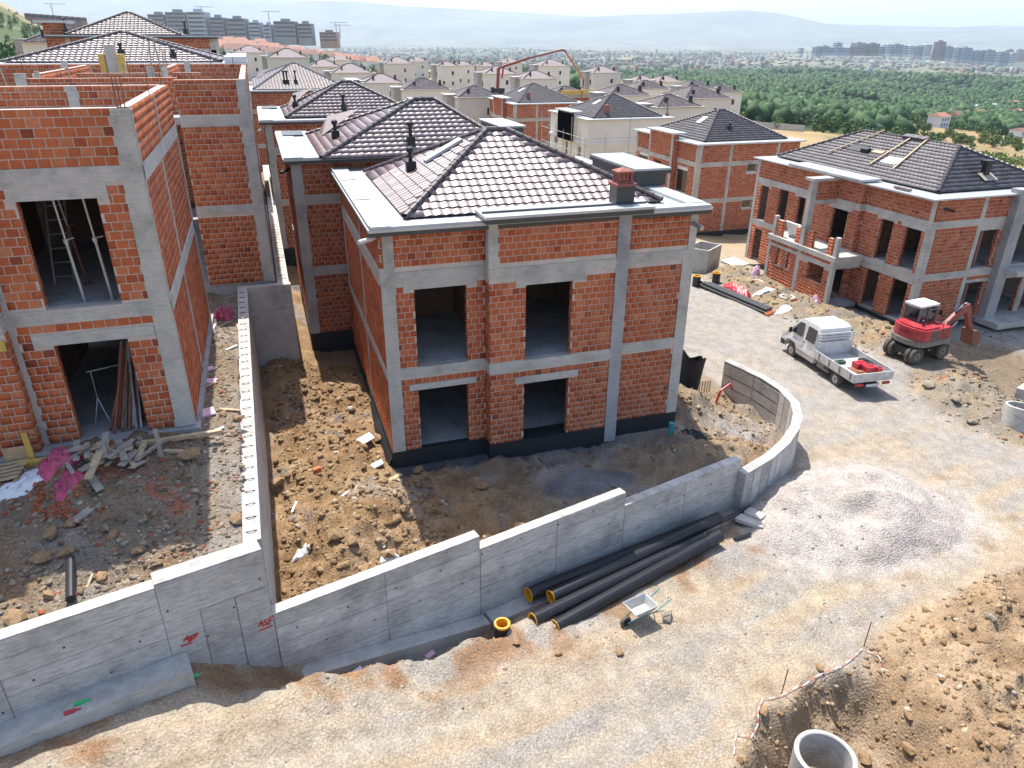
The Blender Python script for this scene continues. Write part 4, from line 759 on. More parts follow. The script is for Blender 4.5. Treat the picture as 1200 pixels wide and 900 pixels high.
for y in (12.,12.4,12.8): solo(MB().box(32.0,32.25,y,y+.34,4.75,4.87),'loose_tile',M['tile'],'brown tile left lying on the white eave of the balcony house','tile','tiles on the eave')
# ------------------------------------------------------------------ houses further along the lane
def row_house(name,label,x0,y0,w_,d_,zf,zm,zu,ev,style,rid,win=True,tow=(3.6,8.2),group='brick houses under construction'):
    H=House(name,label,'house',(x0+w_/2,y0+d_/2,zf),group,zb=zf); r=H.root; x1=x0+w_; y1=y0+d_
    br=style=='brick'; u=lambda y:y1-y
    lo=[(u(y0+11.2),u(y0+8.8),zm+1.5,zu-.45),(u(y0+7.1),u(y0+5.7),zm+.5,zu-.55),(u(y0+3.4),u(y0+1.5),zm+.35,zu-.7)] if d_>11 else [(u(y0+3.4),u(y0+1.5),zm+.35,zu-.7),(u(y0+6.6),u(y0+5.4),zm+.5,zu-.5)]
    fo=[(5.3,6.4,zu-1.05,zu-.1),(5.3,6.4,zm-1.1,zm-.3)]
    lo=[(max(.4,a),b,c,d) for a,b,c,d in lo] if br else [(max(.4,a+.3*(b-a)),b-.2*(b-a),c,d-.5) for a,b,c,d in lo]
    seg=((zf,zm-.3),(zm,zu-.3),(zu,ev)); cols=lambda l:[('column',a,b,s,e) for a,b in l for s,e in seg] if br else []
    bands=lambda L:[('beam',0,L,zm-.3,zm),('beam',0,L,zu-.3,zu)] if br else [('cornice',0,L,zu-1.0,zu-.75,.16,'white'),('plinth_band',0,L,zf,zf+.4,.03,'stone')]
    if not br:
        fo=[(8.6,9.6,zm+1.2,zm+2.2),(8.6,9.6,zm-.1,zm+.7)]
    wall(H,(x0,y0),(1,0),0,w_,zf,ev,fo,bands(w_)+cols([(0,.4),(3.25,3.55),(8.3,8.6)]),brick=br)
    wall(H,(x0,y1),(0,-1),0,d_,zf,ev,lo,bands(d_)+cols([(0,.35),(d_-.35,d_-.005)]),brick=br)
    wall(H,(x1,y0),(0,1),0,d_,zf,ev,(),(),brick=False); wall(H,(x1,y1),(-1,0),0,w_,zf,ev,(),(),brick=False)
    t0,t1=y0+tow[0],y0+tow[1]; 
    wall(H,(x0-.55,t1),(0,-1),0,t1-t0,zu-1.0 if not br else zf,ev+.55,[] if not br else [(1.3,2.6,zm+.5,zu-.55)],[('column',0,.3,zf,ev+.55),('column',t1-t0-.35,t1-t0-.005,zf,ev+.55),('beam',.3,t1-t0-.35,zu-.3,zu)] if br else [],brick=br,t=.25)
    wall(H,(x0-.55,t0),(1,0),.0,.55,zf if br else zu-1.,ev+.55,[],[],brick=br,t=.2)
    finish(H,0,'mortar' if br else 'cream')
    top='white' if not br else 'metal'
    part(MB().box(x0-.35,x1+.35,y0-.35,y1+.35,ev+.003,ev+.13),'eave_slab',M[top if br else 'metal'],r)
    part(MB().box(x0-.85,x0+.7,t0-.3,t1+.3,ev+.56,ev+.7),'tower_cap',M['metal'],r)
    if not br: part(MB().box(x0-.55,x0-.3,t0,t1,zu-.98,ev+.5),'tower_face',M['white'],r)
    for (a,b,c,d) in lo:
        wn=part(MB().box(x0+.12,x0+.17,y1-b,y1-a,c,d),'window',M['dframe' if br else 'dframe'],r); part(MB().box(x0+.09,x0+.118,y1-b+.08,y1-(a+b)/2-.04,c+.08,d-.3),'pane',M['glass'],wn); part(MB().box(x0+.09,x0+.118,y1-(a+b)/2+.04,y1-a-.08,c+.08,d-.3),'pane',M['glass'],wn); part(MB().box(x0+.05,x0+.13,y1-b,y1-a,d-.25,d),'shutter_box',M['frame'],wn)
    for (a,b,c,d) in fo:
        wn=part(MB().box(x0+a,x0+b,y0+.12,y0+.17,c,d),'window',M['frame'],r); part(MB().box(x0+a+.1,x0+b-.1,y0+.09,y0+.118,c+.1,d-.06),'pane',M['glass'],wn)
    part(MB().box(x0-.02,x1+.02,y0-.03,y1+.02,zf-.7,zf-.003),'plinth',M['black' if br else 'stone'],r)
    part(MB().box(x0+.3,x1-.3,y0+.3,y1-.3,zf-.1,zf+.1),'floor_slab',M['floor'],r); part(MB().box(x0+.3,x1-.3,y0+.3,y1-.3,zm-.25,zm),'floor_slab',M['floor'],r)
    rl,rr,inset=rid; polys=hip(r,x0+inset,x1-inset*.9,y0+inset*.8,y1-inset,ev+.16,rl,rr,'tileg' if br else 'tileg',0,False,'ridge')
    on_slope(polys[1],.55,.6,.7,1.0,.08,'skylight','wsheet',r)
    return H,polys
ap=onx(845,129.5,39.4); H1_,pl=row_house('brick_house','brick house with fitted windows and white eaves across the gravel lane',34.2,37.8,10.8,12,-3.85,-.8,2.48,4.02,'brick',((ap[0]-.3,ap[1],ap[2]),(ap[0]+.5,ap[1],ap[2]),1.0)); r=H1_.root
p=slope_pt(pl[0],.35,.35); ventpipe(r,*p,.7)
ap=onx(718,111.5,38.2); H2_,pl=row_house('plastered_house','cream plastered house wrapped in thin scaffolding between the brick houses',32.8,59.,10.6,12,-4.2,-.9,2.45,4.15,'plaster',((ap[0]-.3,ap[1],ap[2]),(ap[0]+.5,ap[1],ap[2]),.9),group='plastered houses'); r=H2_.root
p=slope_pt(pl[0],.16,.2); part(MB().box(p[0]-.25,p[0]+.25,p[1]-.25,p[1]+.25,p[2],p[2]+.9),'chimney',M['terra'],r); ventpipe(r,43.6,60.5,4.2,1.6,'terra')
ap=onx(624,98.5,36.6); H3_,pl=row_house('brick_house','distant brick house with grey ringed eaves beside the scaffolded plastered house',31.2,81.,10.6,12,-4.4,-1,2.4,4.2,'brick',((ap[0]-.3,ap[1],ap[2]),(ap[0]+.5,ap[1],ap[2]),.9)); p=slope_pt(pl[0],.14,.2); part(MB().box(p[0]-.25,p[0]+.25,p[1]-.25,p[1]+.25,p[2],p[2]+.9),'chimney',M['terra'],H3_.root); ventpipe(H3_.root,42,82.5,4.2,1.6,'terra')
sct=thing('scaffold','thin steel scaffold poles standing round the cream plastered house','scaffold',(33,58.5,-4.2))
for x,y in [(32.,72),(32,69.5),(32,67),(32,64.5),(32,62),(32,59.5),(32,57.9),(34.5,57.9),(37.5,57.9),(40.5,57.9),(43,57.9)]: part(MB().tube([(x,y,-4.6),(x,y,3.4+random.uniform(-1.2,1.2))],.045,6),'standard',M['steel'],sct)
for z in (-1.2,.6,2.3): part(MB().tube([(32,57.9,z),(43.2,57.9,z)],.035,6),'ledger',M['steel'],sct); part(MB().tube([(32,57.9,z),(32,72,z)],.035,6),'ledger',M['steel'],sct)
# ------------------------------------------------------------------ cream villas beyond
VL=('cream villa in the row carrying on behind the distant brick house','cream villa in the cluster under the pump boom','cream villa in the cluster against the forest edge','pale villa in the back row before the dry strip','cream villa on the rise below the red roofed terraces','cream villa below the bare hillside behind the roofless houses')
def villa(px,py,Y,x2,k):
    P=ony(px,py,Y); sx=ony(x2,py,Y)[0]-P[0]; w_=float(np.clip(sx,7,16)); d_=min(w_*1.05,12); ev=P[2]; x0,y0=P[0],P[1]; gz=float(G(np.array([x0+w_/2]),np.array([y0+d_/2]))[0])-1.5
    t=thing('villa',VL[k],'villa',(x0+w_/2,y0+d_/2,gz),0,'villas: '+VL[k][:40])
    part(MB().box(x0,x0+w_,y0,y0+d_,gz,ev),'wall',M['cream'],t); part(MB().box(x0-.3,x0+w_+.3,y0-.3,y0+d_+.3,ev+.003,ev+.14),'eave',M['stone'],t)
    tw=part(MB().box(x0-1.2,x0-.003,y0+d_*.3,y0+d_*.68,gz,ev+.25),'tower',M['stone'],t); part(MB().box(x0-1.5,x0+.4,y0+d_*.27,y0+d_*.71,ev+.253,ev+.42),'tower_cap',M['stone'],tw)
    for a,b in ((.62,-2.6),(.62,-5.6),(.2,-5.4)):
        if ev+b>gz+1.6: wn=part(MB().box(x0+w_*a,x0+w_*a+.9,y0-.04,y0+.02,ev+b,ev+b+1.3),'window',M['frame'],t); part(MB().box(x0+w_*a+.1,x0+w_*a+.8,y0-.06,y0-.042,ev+b+.1,ev+b+1.2),'pane',M['glass'],wn)
    for f in (.12,.82):
        wn=part(MB().box(x0-.04,x0+.02,y0+d_*f,y0+d_*f+1.1,ev-3.,ev-1.5),'window',M['frame'],t); part(MB().box(x0-.06,x0-.042,y0+d_*f+.1,y0+d_*f+1.,ev-2.9,ev-1.6),'pane',M['glass'],wn)
    h=.2*min(w_,d_); rl=(x0+w_*.44,y0+d_*.5,ev+h); rr=(x0+w_*.58,y0+d_*.5,ev+h)
    A,B,C_,D=[(x0+.2,y0+.2,ev+.15),(x0+w_-.2,y0+.2,ev+.15),(x0+w_-.2,y0+d_-.2,ev+.15),(x0+.2,y0+d_-.2,ev+.15)]
    pl=[(A,B,rr,rl),(D,A,rl,rl),(C_,D,rl,rr),(B,C_,rr,rr)]
    if Y<130: tiles(pl,'roof_tiles',M['tilev'],t)
    mb=MB()
    for q in pl: mb.add([np.array(z,float)+np.array((0,0,-.02 if Y<130 else 0)) for z in q],[(0,1,2,3)])
    rf=part(mb,'roof',M['tilev'],t); caps([(A,rl),(D,rl),(B,rr),(rl,rr)],t) if Y<270 else None
    for f,g,hh in ((.25,.28,.9),(.8,.3,1.)): part(MB().box(x0+w_*f,x0+w_*f+.4,y0+d_*g*.6,y0+d_*g*.6+.4,ev+h*g,ev+h*g+hh),'chimney',M['vent'],rf)
VK=[0,0,0,0,1,1,1,1,2,2,2,3,3,3,4,4,4,2,2,2,2,2,3,3,1,3,3,2]
for k,a in enumerate([(536.7,115.3,94,590),(472.7,106,114,528),(426,98,136,473),(388.7,86,180,437),(568,87.3,172,607),(613,93,148,653),(634,78,222,668),(695.3,86,172,727.5),(746.7,105.3,112,778),(803.3,116.7,90,857),(805.3,104,125,834),(450.7,75,240,486),(513,78,222,533),(533,77,245,556),(272,62,248,312),(312.7,68,190,362),(360.7,78.7,215,400),(745,96,165,772),(772,96.5,158,801),(838,109,128,864),(715,113,88,757),(771,127,72,806),(385,71,290,412),(560,78,262,582),(650,112,118,676),(480,72.5,300,502),(590,74,300,612),(706,95,190,726)]): villa(a[0],a[1],a[2],a[3],VK[k])
for px,py,Y,x2 in ((25,50.5,75,52),(52,51,88,73)): villa(px,py,Y,x2,5)
# ------------------------------------------------------------------ retaining walls
WD=np.array((.9701,.2425)); WN=np.array((.2425,-.9701))        # along the wall, outwards to the road
def gz(x,y): return float(G(np.array([float(x)]),np.array([float(y)]))[0])
def wpt(x,z,off=0.): return np.array((x+WN[0]*off,yw(x)+WN[1]*off,z))
def hit(px,py,D0=20.):
    d=ray(px,py); ts=np.linspace(D0*.4,D0*2.2,900); P=CAM+d*ts[:,None]; g=G(P[:,0],P[:,1]); k=np.nonzero(P[:,2]<g)[0]; return P[k[0]] if len(k) else P[np.argmin(P[:,2]-g)]
def straight_wall(x0,x1,top,bot,th,rows,label,pan=2.4,vert_low=None):
    t=thing('retaining_wall',label,'wall',(*wpt((x0+x1)/2,0)[:2],bot),0,'cast concrete boundary walls')
    a=wpt(x0,bot); b=wpt(x1,bot); c=-np.array((*WN,0))*th
    part(MB().extr([a,b,wpt(x1,top),wpt(x0,top)],c),'wall_body',M['concd'],t)
    part(MB().extr([wpt(x0,top+.001),wpt(x1,top+.001),wpt(x1,top+.03),wpt(x0,top+.03)],c),'coping',M['concl'],t)
    n=max(1,round((x1-x0)/pan)); h=(top-bot)
    for i in range(n):
        p0=x0+(x1-x0)*i/n; p1=x0+(x1-x0)*(i+1)/n
        if vert_low is not None:
            continue
        hh=.43; k=0; z1=top-.004
        while z1>bot+.3:
            z0=max(bot,z1-hh-(.05 if k%2 else -.02)); d=.008+.012*random.random()
            part(MB().extr([wpt(p0+.012,z0+.012,.001),wpt(p1-.012,z0+.012,.001),wpt(p1-.012,z1,.001),wpt(p0+.012,z1,.001)],np.array((*WN,0))*d),'formwork_panel',M['concl'],t); z1=z0; k+=1
    if vert_low is not None:
        zc=top-vert_low; part(MB().extr([wpt(x0+.01,zc,.001),wpt(x1-.01,zc,.001),wpt(x1-.01,top-.004,.001),wpt(x0+.01,top-.004,.001)],np.array((*WN,0))*.012),'formwork_panel',M['concl'],t)
        for i in range(3):
            p0=x0+(x1-x0)*i/3; p1=x0+(x1-x0)*(i+1)/3
            part(MB().extr([wpt(p0+.012,bot,.001),wpt(p1-.012,bot,.001),wpt(p1-.012,zc-.01,.001),wpt(p0+.012,zc-.01,.001)],np.array((*WN,0))*(.008+.01*i)),'formwork_panel',M['concl'],t)
        for px,py in ((243,734),(279.5,720.5)):
            pass
    return t
straight_wall(-17,-6.02,2.52,-1.9,.3,4,'tall board marked concrete wall holding the upper yard with a low footing ledge',2.6)
Lw=straight_wall(-6.02,-3.96,2.6,-1.9,.42,4,'tall smooth concrete wall section sprayed with two red ASF marks',2.4,.95)
straight_wall(-3.955,1.24,.78,-2.2,.3,5,'board marked concrete wall section next to the ASF wall',2.6)
straight_wall(1.245,6.1,.36,-2.4,.3,5,'board marked concrete wall section behind the yellow pipe ends',2.4)
straight_wall(6.105,11.0,-.12,-2.6,.3,4,'board marked concrete wall section behind the far pipe ends',2.4)
# formwork tie holes: black discs painting the shade inside them
for i in range(34):
    x=-9.5+i*.6; z=(1.9,.9,1.4)[i%3] if x<-4 else ((.2,-.5)[i%2] if x<6 else (-.6,-1.1)[i%2]); a_=wpt(x,z,.022); b_=wpt(x,z,.03); solo_=part(MB().tube([a_,b_],.022,7),'tie_hole_shade',M['black'],Lw if -6<x<-3.97 else bpy.data.objects.get(('retaining_wall','retaining_wall.002','retaining_wall.003','retaining_wall.004')[0 if x<-6 else (1 if x<1.24 else (2 if x<6.1 else 3))]))
# red marker writing on the wall face
def wallface(px,py,off):
    d=ray(px,py); n=np.array((*WN,0)); p0=wpt(-5,0,off); return CAM+d*((p0-CAM)@n)/(d@n)
def strokes(lst,name,parent):
    mb=MB()
    for st in lst:
        pts=[wallface(180+x/6,620+y/6,.034) for x,y in st]; 
        for a,b in zip(pts[:-1],pts[1:]):
            e=(b-a)/np.linalg.norm(b-a)*.012; mb.bar(a-e,b+e,.032,.006,up=(*WN,0)) if True else 0
    part(mb,name,M['redmark'],parent)
strokes([[(736,685),(760,648),(768,682)],[(744,668),(768,664)],[(800,636),(782,644),(780,652),(800,660),(798,668),(780,674)],[(812,668),(816,624),(838,616)],[(814,644),(832,640)],[(745,716),(834,680)]],'lettering',Lw)
strokes([[(213,788),(240,756),(248,792)],[(222,776),(246,772)],[(274,752),(258,760),(258,767),(272,774),(268,782),(254,786)],[(286,772),(290,742),(314,735)],[(288,757),(306,752)],[(195,826),(270,800)]],'lettering',Lw)
# curved end of the wall
cw=thing('curved_wall','curved concrete wall end sweeping round the yard corner by the sand heap','wall',(15,-1,-2.5),0,'cast concrete boundary walls')
CP=[(10.99,-4.02)]+CURVE; nrm=[]
for i,(x,y) in enumerate(CP):
    a=np.array(CP[max(0,i-1)]); b=np.array(CP[min(len(CP)-1,i+1)]); d=(b-a)/np.linalg.norm(b-a); nrm.append(np.array((-d[1],d[0])))
top=lambda i:-.5
mb=MB(); n=len(CP); th=.32
for i,(x,y) in enumerate(CP):
    q=np.array((x,y))+nrm[i]*th; z=-.5; mb.v+= [(x,y,-3.2),(x,y,z),(q[0],q[1],z),(q[0],q[1],-3.2)]
for i in range(n-1):
    for k in range(4): mb.f.append((i*4+k,i*4+4+k,i*4+4+(k+1)%4,i*4+(k+1)%4))
mb.f+=[(0,1,2,3),((n-1)*4+3,(n-1)*4+2,(n-1)*4+1,(n-1)*4)]
part(mb,'wall_body',M['concd'],cw)
cpm=MB()
for i,(x,y) in enumerate(CP):
    q=np.array((x,y))+nrm[i]*(th+.012); o_=np.array((x,y))-nrm[i]*.012; cpm.v+=[(o_[0],o_[1],-.499),(o_[0],o_[1],-.465),(q[0],q[1],-.465),(q[0],q[1],-.499)]
for i in range(n-1):
    for k in range(4): cpm.f.append((i*4+k,i*4+4+k,i*4+4+(k+1)%4,i*4+(k+1)%4))
cpm.f+=[(0,1,2,3),((n-1)*4+3,(n-1)*4+2,(n-1)*4+1,(n-1)*4)]
part(cpm,'coping',M['concl'],cw)
def curve_at(s):
    L=[0]; 
    for a,b in zip(CP[:-1],CP[1:]): L.append(L[-1]+math.hypot(b[0]-a[0],b[1]-a[1]))
    s*=L[-1]; i=min(max(0,int(np.searchsorted(L,s))-1),len(CP)-2); f=(s-L[i])/(L[i+1]-L[i]); p=np.array(CP[i])*(1-f)+np.array(CP[i+1])*f; m=nrm[i]*(1-f)+nrm[i+1]*f; return p,m/np.linalg.norm(m)
for k in range(22):                                           # vertical boards outside and inside
    for side in (0,1):
        if side==1 and k>14: continue
        p0,m0=curve_at((k+.05)/22); p1,m1=curve_at((k+.95)/22); off=(-.001 if side==0 else th+.001); dd=(-.012 if side==0 else .012)
        a=p0+m0*off; b=p1+m1*off; z0=-3.1 if side==0 else -2.6
        part(MB().extr([(a[0],a[1],z0),(b[0],b[1],z0),(b[0],b[1],-.505),(a[0],a[1],-.505)],(*( (m0+m1)/2*dd),0)),'formwork_board',M['concl'],cw)
for k in range(2):                                            # large inner panels at the far end
    for z0,z1 in ((-2.6,-1.64),(-1.57,-1.13),(-1.06,-.58)):
        p0,m0=curve_at((15+k*3.5+.06)/22); p1,m1=curve_at((15+k*3.5+3.44)/22); a=p0+m0*(th+.001); b=p1+m1*(th+.001)
        part(MB().extr([(a[0],a[1],z0),(b[0],b[1],z0),(b[0],b[1],z1),(a[0],a[1],z1)],(*((m0+m1)/2*.012),0)),'formwork_panel',M['concl'],cw)
# footing ledges
for x0,x1,z,z1,w_,lab in ((-17,-5.75,.62,.72,.6,'low concrete footing ledge along the upper yard wall'),(-3.6,1.3,-.95,-1.86,.42,'low sloping concrete footing ledge beside the plastic scraps'),(1.35,9.8,-1.80,-1.98,.5,'low concrete footing ledge under the black pipes')):
    solo(MB().extr([wpt(x0,z-.9,.03),wpt(x1,z1-.9,.03),wpt(x1,z1,.03),wpt(x0,z,.03)],np.array((*WN,0))*w_),'footing',M['conc'],lab,'footing','wall footings')
# divider walls
dv=thing('divider_wall','pale concrete divider wall topped with wire hoops between the two yards','wall',(-4.1,0,0),0,'cast concrete boundary walls')
part(MB().add([(-4.34,-7.06,-1.4),(-3.962,-6.99,-1.4),(-4.1,8.36,-1.4),(-4.46,8.36,-1.4),(-4.34,-7.06,2.598),(-3.962,-6.99,2.598),(-4.1,8.36,3.6),(-4.46,8.36,3.6)],[(0,3,2,1),(4,5,6,7),(0,1,5,4),(1,2,6,5),(2,3,7,6),(3,0,4,7)]),'wall_body',M['concl'],dv)
for k in range(30):
    y=-6.7+k*.5; f=(y+7)/15.4; x=-4.15-.14*f; z=2.6+1.0*f; part(MB().tube([(x-.13,y+.02,z-.01),(x-.06,y-.03,z+.035),(x+.05,y-.02,z+.04),(x+.12,y+.03,z-.01)],.013,5),'wire_hoop',M['vent'],dv)
pw=thing('cross_wall','grey concrete cross wall stepping the divider beside the brick houses','wall',(-3.3,8.5,0),0,'cast concrete boundary walls')
part(MB().box(-4.46,-2.45,8.37,8.7,-1.2,3.58),'wall_body',M['conc'],pw)
for a,b,c,d in ((-4.05,-3.3,-1,2.6),(-3.28,-2.48,-1,2.6),(-4.05,-2.48,2.62,3.55)): part(MB().box(a,b,8.352,8.368,c,d),'formwork_panel',M['conc'],pw)
d2=thing('divider_wall','far divider wall with hooped top running back beside the tiled row','wall',(-2.7,18,0),0,'cast concrete boundary walls'); part(MB().box(-2.95,-2.5,8.71,40,-1.2,3.56),'wall_body',M['concl'],d2)
for k in range(24): y=9.2+k*.55; part(MB().tube([(-2.9,y+.02,3.55),(-2.8,y-.03,3.6),(-2.65,y-.02,3.6),(-2.55,y+.03,3.55)],.009,5),'wire_hoop',M['rust'],d2)
# ------------------------------------------------------------------ pipes along the wall
def corrugated(a,b,r,name,label,group,liner=True,step=.075):
    a=np.array(a,float); b=np.array(b,float); L=np.linalg.norm(b-a); d=(b-a)/L; n=int(L/step); P=[];R_=[]
    for i in range(n):
        for f,q in ((0,0),(.28,0),(.36,.012),(.86,.012),(.94,0)): P.append(a+d*(i+f)*step); R_.append(r+q)
    t=thing(name,label,'pipe',a,0,group); mb=MB().tube(P,R_,16,False); part(mb,'pipe_wall',M['pipe'],t)
    if liner:
        for e,s in ((a,1),): part(MB().ring(e,d*s,[(r+.018,0),(r-.02,0),(r-.02,.7),(r-.012,.7),(r-.012,.012),(r+.018,.012)],20),'pipe_liner',M['pipey'],t)
        part(MB().ring(b,-d,[(r+.012,0),(r-.02,0),(r-.02,.7),(r+.012,.7)],20),'pipe_bore',M['vent'],t)
    return t
PG='black corrugated pipes by the wall'
def pend(x,off,z): return wpt(x,z,off)
WF=lambda px,py,off: wallface(px,py,off)
for (a_,b_,lab) in (((619,697,.36),(830,612,.36),'black corrugated pipe with yellow bore tight against the wall foot'),((645,700,.80),(842,607,.62),'upper black corrugated pipe resting over the two others'),((624,727,1.30),(825,630,.90),'black corrugated pipe lying in the middle of the bundle'),((650,735,1.66),(843,628,1.2),'outermost black corrugated pipe next to the wheelbarrow')):
    corrugated(WF(*a_),WF(*b_),.192,'drain_pipe',lab,PG)
t=thing('pipe_stub','short upright pipe stub with yellow rim near the pipe ends','pipe',(1.5,-7.25,-1.5)); z0=gz(1.5,-7.25)
part(MB().ring((1.5,-7.25,z0-.1),(0,0,1),[(.2,0),(.2,.34),(.17,.34),(.17,0)],20),'pipe_wall',M['pipe'],t); part(MB().ring((1.5,-7.25,z0),(0,0,1),[(.172,.02),(.172,.26),(.15,.26),(.15,.02)],20),'pipe_liner',M['pipey'],t); part(MB().ring((1.5,-7.25,z0+.24),(0,0,1),[(.215,0),(.215,.06),(.165,.06),(.165,0)],20),'pipe_rim',M['pipey'],t)
solo(MB().tube([WF(842,612,.75),WF(885,592,.35)],.075,10),'drain_pipe',M['pipe'],'thin black tube sticking out beyond the pipe bundle','pipe')
solo(MB().tube([(9.9,-5.35,gz(9.9,-5.35)+.06),(10.6,-5.2,gz(10.6,-5.2)+.06)],.06,10),'pipe_offcut',M['pipe'],'short black pipe offcut on the gravel past the bundle','pipe')
for i,(x,y,l,a) in enumerate(((10.9,-4.75,.9,.9),(11.2,-4.55,.6,1.1))):
    z=gz(x,y)+.07; d=np.array((math.cos(a),-math.sin(a),0)); solo(MB().obox((x,y,z),d*l/2,np.array((-d[1],d[0],0))*.2,(0,0,.06)),'concrete_block',M['conc'],('large' if i==0 else 'small')+' broken concrete slab at the end of the wall footing','slab')
# second pile of pipes
k=0
for row,(n,z) in enumerate(((4,0),(3,.19))):
    for i in range(n):
        x=24.35+.23*i+.11*row; a=(x,20.3-.15*i,-2.63+z); b=(x+.95,14.2+.1*i,-2.68+z)
        t=thing('conduit_pipe','black pipe in the pile on the gravel lane','pipe',a,0,'pipes piled on the lane'); part(MB().tube([a,b],.1,10),'pipe_wall',M['pipe'],t)
        if row==0: part(MB().tube([b,np.array(b)+np.array((.04,-.3,0))],.085,10),'orange_end',M['orange'],t)
for x,y,lab in ((24.25,20.5,'upright black pipe socket with yellow top by the lane pipes'),(26.0,20.8,'upright black pipe socket with yellow top behind the red netting')):
    z=gz(x,y); t=thing('pipe_socket',lab,'pipe',(x,y,z)); part(MB().ring((x,y,z-.1),(0,0,1),[(.27,0),(.27,.85),(.22,.85),(.22,0)],18),'pipe_wall',M['pipe'],t); part(MB().ring((x,y,z+.1),(0,0,1),[(.222,.3),(.222,.62),(.2,.62),(.2,.3)],18),'pipe_liner',M['pipey'],t); part(MB().ring((x,y,z+.72),(0,0,1),[(.285,0),(.285,.06),(.21,.06),(.21,0)],18),'pipe_rim',M['pipey'],t)
def blob(name,mat,label,cat,c,sx,sy,sz,seed=0,n=18,am=.35,rot=0):
    rg=np.random.default_rng(seed); V=[];F=[]
    for i in range(n):
        for j in range(n):
            u=i/(n-1)*2-1; v=j/(n-1)*2-1; rr=math.hypot(u,v); 
            if rr>1e-6: m_=max(abs(u),abs(v)); u2,v2=u*m_/rr,v*m_/rr
            else: u2=v2=0
            e=1+.16*math.sin(3*math.atan2(v2,u2)+seed)+.08*math.sin(7*math.atan2(v2,u2)+2*seed); 
            h=max(0,1-(u2*u2+v2*v2))**.6*(.75+am*rg.uniform(-1,1))
            x=u2*sx*e; y=v2*sy*e; xx=x*math.cos(rot)-y*math.sin(rot); yy=x*math.sin(rot)+y*math.cos(rot); V.append((c[0]+xx,c[1]+yy,.01+sz*h))
    V=np.array(V); V[:,2]+=G(V[:,0],V[:,1])
    for i in range(n-1):
        for j in range(n-1): F.append((i*n+j,(i+1)*n+j,(i+1)*n+j+1,i*n+j+1))
    return solo(MB().add(V,F),name,M[mat],label,cat,smooth=True)
blob('netting','red','crumpled red netting heaped on the lane pipes','netting',(25.75,17.9),.35,1.5,.75,3)
# ------------------------------------------------------------------ precast tank, panels, rings, block
tk=np.array((26.75,23.2)); ax=np.array((1.94,1.34)); ax/=np.linalg.norm(ax); bx=np.array((-ax[1],ax[0])); z0=-3.15
t=thing('precast_tank','two stacked grey precast concrete box sections open at the top','tank',(*tk,z0))
def tankring(z0,z1,grow):
    mb=MB(); Lx,Ly,w_=2.35+grow,1.7+grow,.1
    for (u0,u1,v0,v1) in ((0,Lx,0,w_),(0,Lx,Ly-w_,Ly),(0,w_,w_,Ly-w_),(Lx-w_,Lx,w_,Ly-w_)):
        c=tk+ax*(u0+u1)/2+bx*(v0+v1)/2; mb.obox((*c,(z0+z1)/2),(*(ax*(u1-u0)/2),0),(*(bx*(v1-v0)/2),0),(0,0,(z1-z0)/2))
    return mb
part(tankring(z0,z0+.98,0),'lower_section',M['conc'],t); part(tankring(z0+1.0,z0+1.95,.02),'upper_section',M['conc'],t); c=tk+ax*1.17+bx*.85; part(MB().obox((*c,z0+.9),(*(ax*1.05),0),(*(bx*.72),0),(0,0,.06)),'inner_floor',M['concd'],t)
solo(MB().obox((30.1,24.6,-2.75),(.75,.3,0),(-.3,.6,.12),(0,-.04,.09)),'insulation_sheet',M['wsheet'],'white insulation panel lying beside the precast tank','panel')
wf=thing('window_frame','white plastic window frame leaning on the brick wall behind the tank','window frame',(33.2,36.5,-3.9))
for a,b in (((31.4,36.6,-3.7),(31.4,36.9,-1.9)),((32.6,36.6,-3.7),(32.6,36.9,-1.9)),((33.8,36.6,-3.7),(33.8,36.9,-1.9)),((31.4,36.9,-1.9),(33.8,36.9,-1.9)),((31.4,36.6,-3.7),(33.8,36.6,-3.7))): part(MB().bar(a,b,.13,.1),'frame_bar',M['frame'],wf)
def pipe_ring(c,axis,h,ro,lab):
    t=solo(MB().ring(c,axis,[(ro,0),(ro,h-.02),(ro-.02,h),(ro-.09,h),(ro-.11,h-.02),(ro-.11,0)],48),'concrete_ring',M['concl'],lab,'concrete ring','precast manhole rings',smooth=False); return t
p=onz(968,884,-1.62); pipe_ring((p[0],p[1],-2.75),(0,0,1),1.12,.66,'concrete manhole ring standing in the trench')
p=onz(1196,508,-2.72); pipe_ring((p[0]+.25,p[1]+.35,-2.82),(.12,.1,1),1.15,.72,'tilted concrete manhole ring at the foot of the rubble bank')
b=solo(MB().obox((30.6,.9,-2.45),(1.0,.37,0),(-.1,.25,0),(0,0,.25)),'concrete_beam',M['concl'],'pale concrete beam lying half buried in the rubble bank','beam')
for i,(x,y) in enumerate(((27.98,19.05),(27.9,15.6))):
    z=gz(x,y); t=thing('manhole','round manhole with black disc as shaded opening beside the '+('cardboard' if i==0 else 'white scrap')+' on the rubble','manhole',(x,y,z),0,'manholes'); part(MB().ring((x,y,z-.15),(0,0,1),[(.5,0),(.5,.22),(.33,.22),(.33,0)],24),'manhole_collar',M['conc'],t); part(MB().tube([(x,y,z-.1),(x,y,z-.02)],.32,20),'manhole_shade',M['black'],t)  # solid black disc paints the shade down the shaft
blob('plaster_scrap','wsheet','flat white plaster scrap near the lane pipe ends','scrap',(26.6,14.2),.6,.35,.12,5); blob('plaster_scrap','wsheet','white plaster scrap between the two manholes','scrap',(27.2,16.9),.8,.3,.12,6)
solo(MB().add([(26.6,18.6,-2.75),(27.5,18.3,-2.7),(27.3,19.2,-2.45),(26.7,19.5,-2.6),(27.7,18.9,-2.7)],[(0,1,2,3),(1,4,2)]),'cardboard',M['wood'],'bent brown cardboard sheet beside the red netting','cardboard')
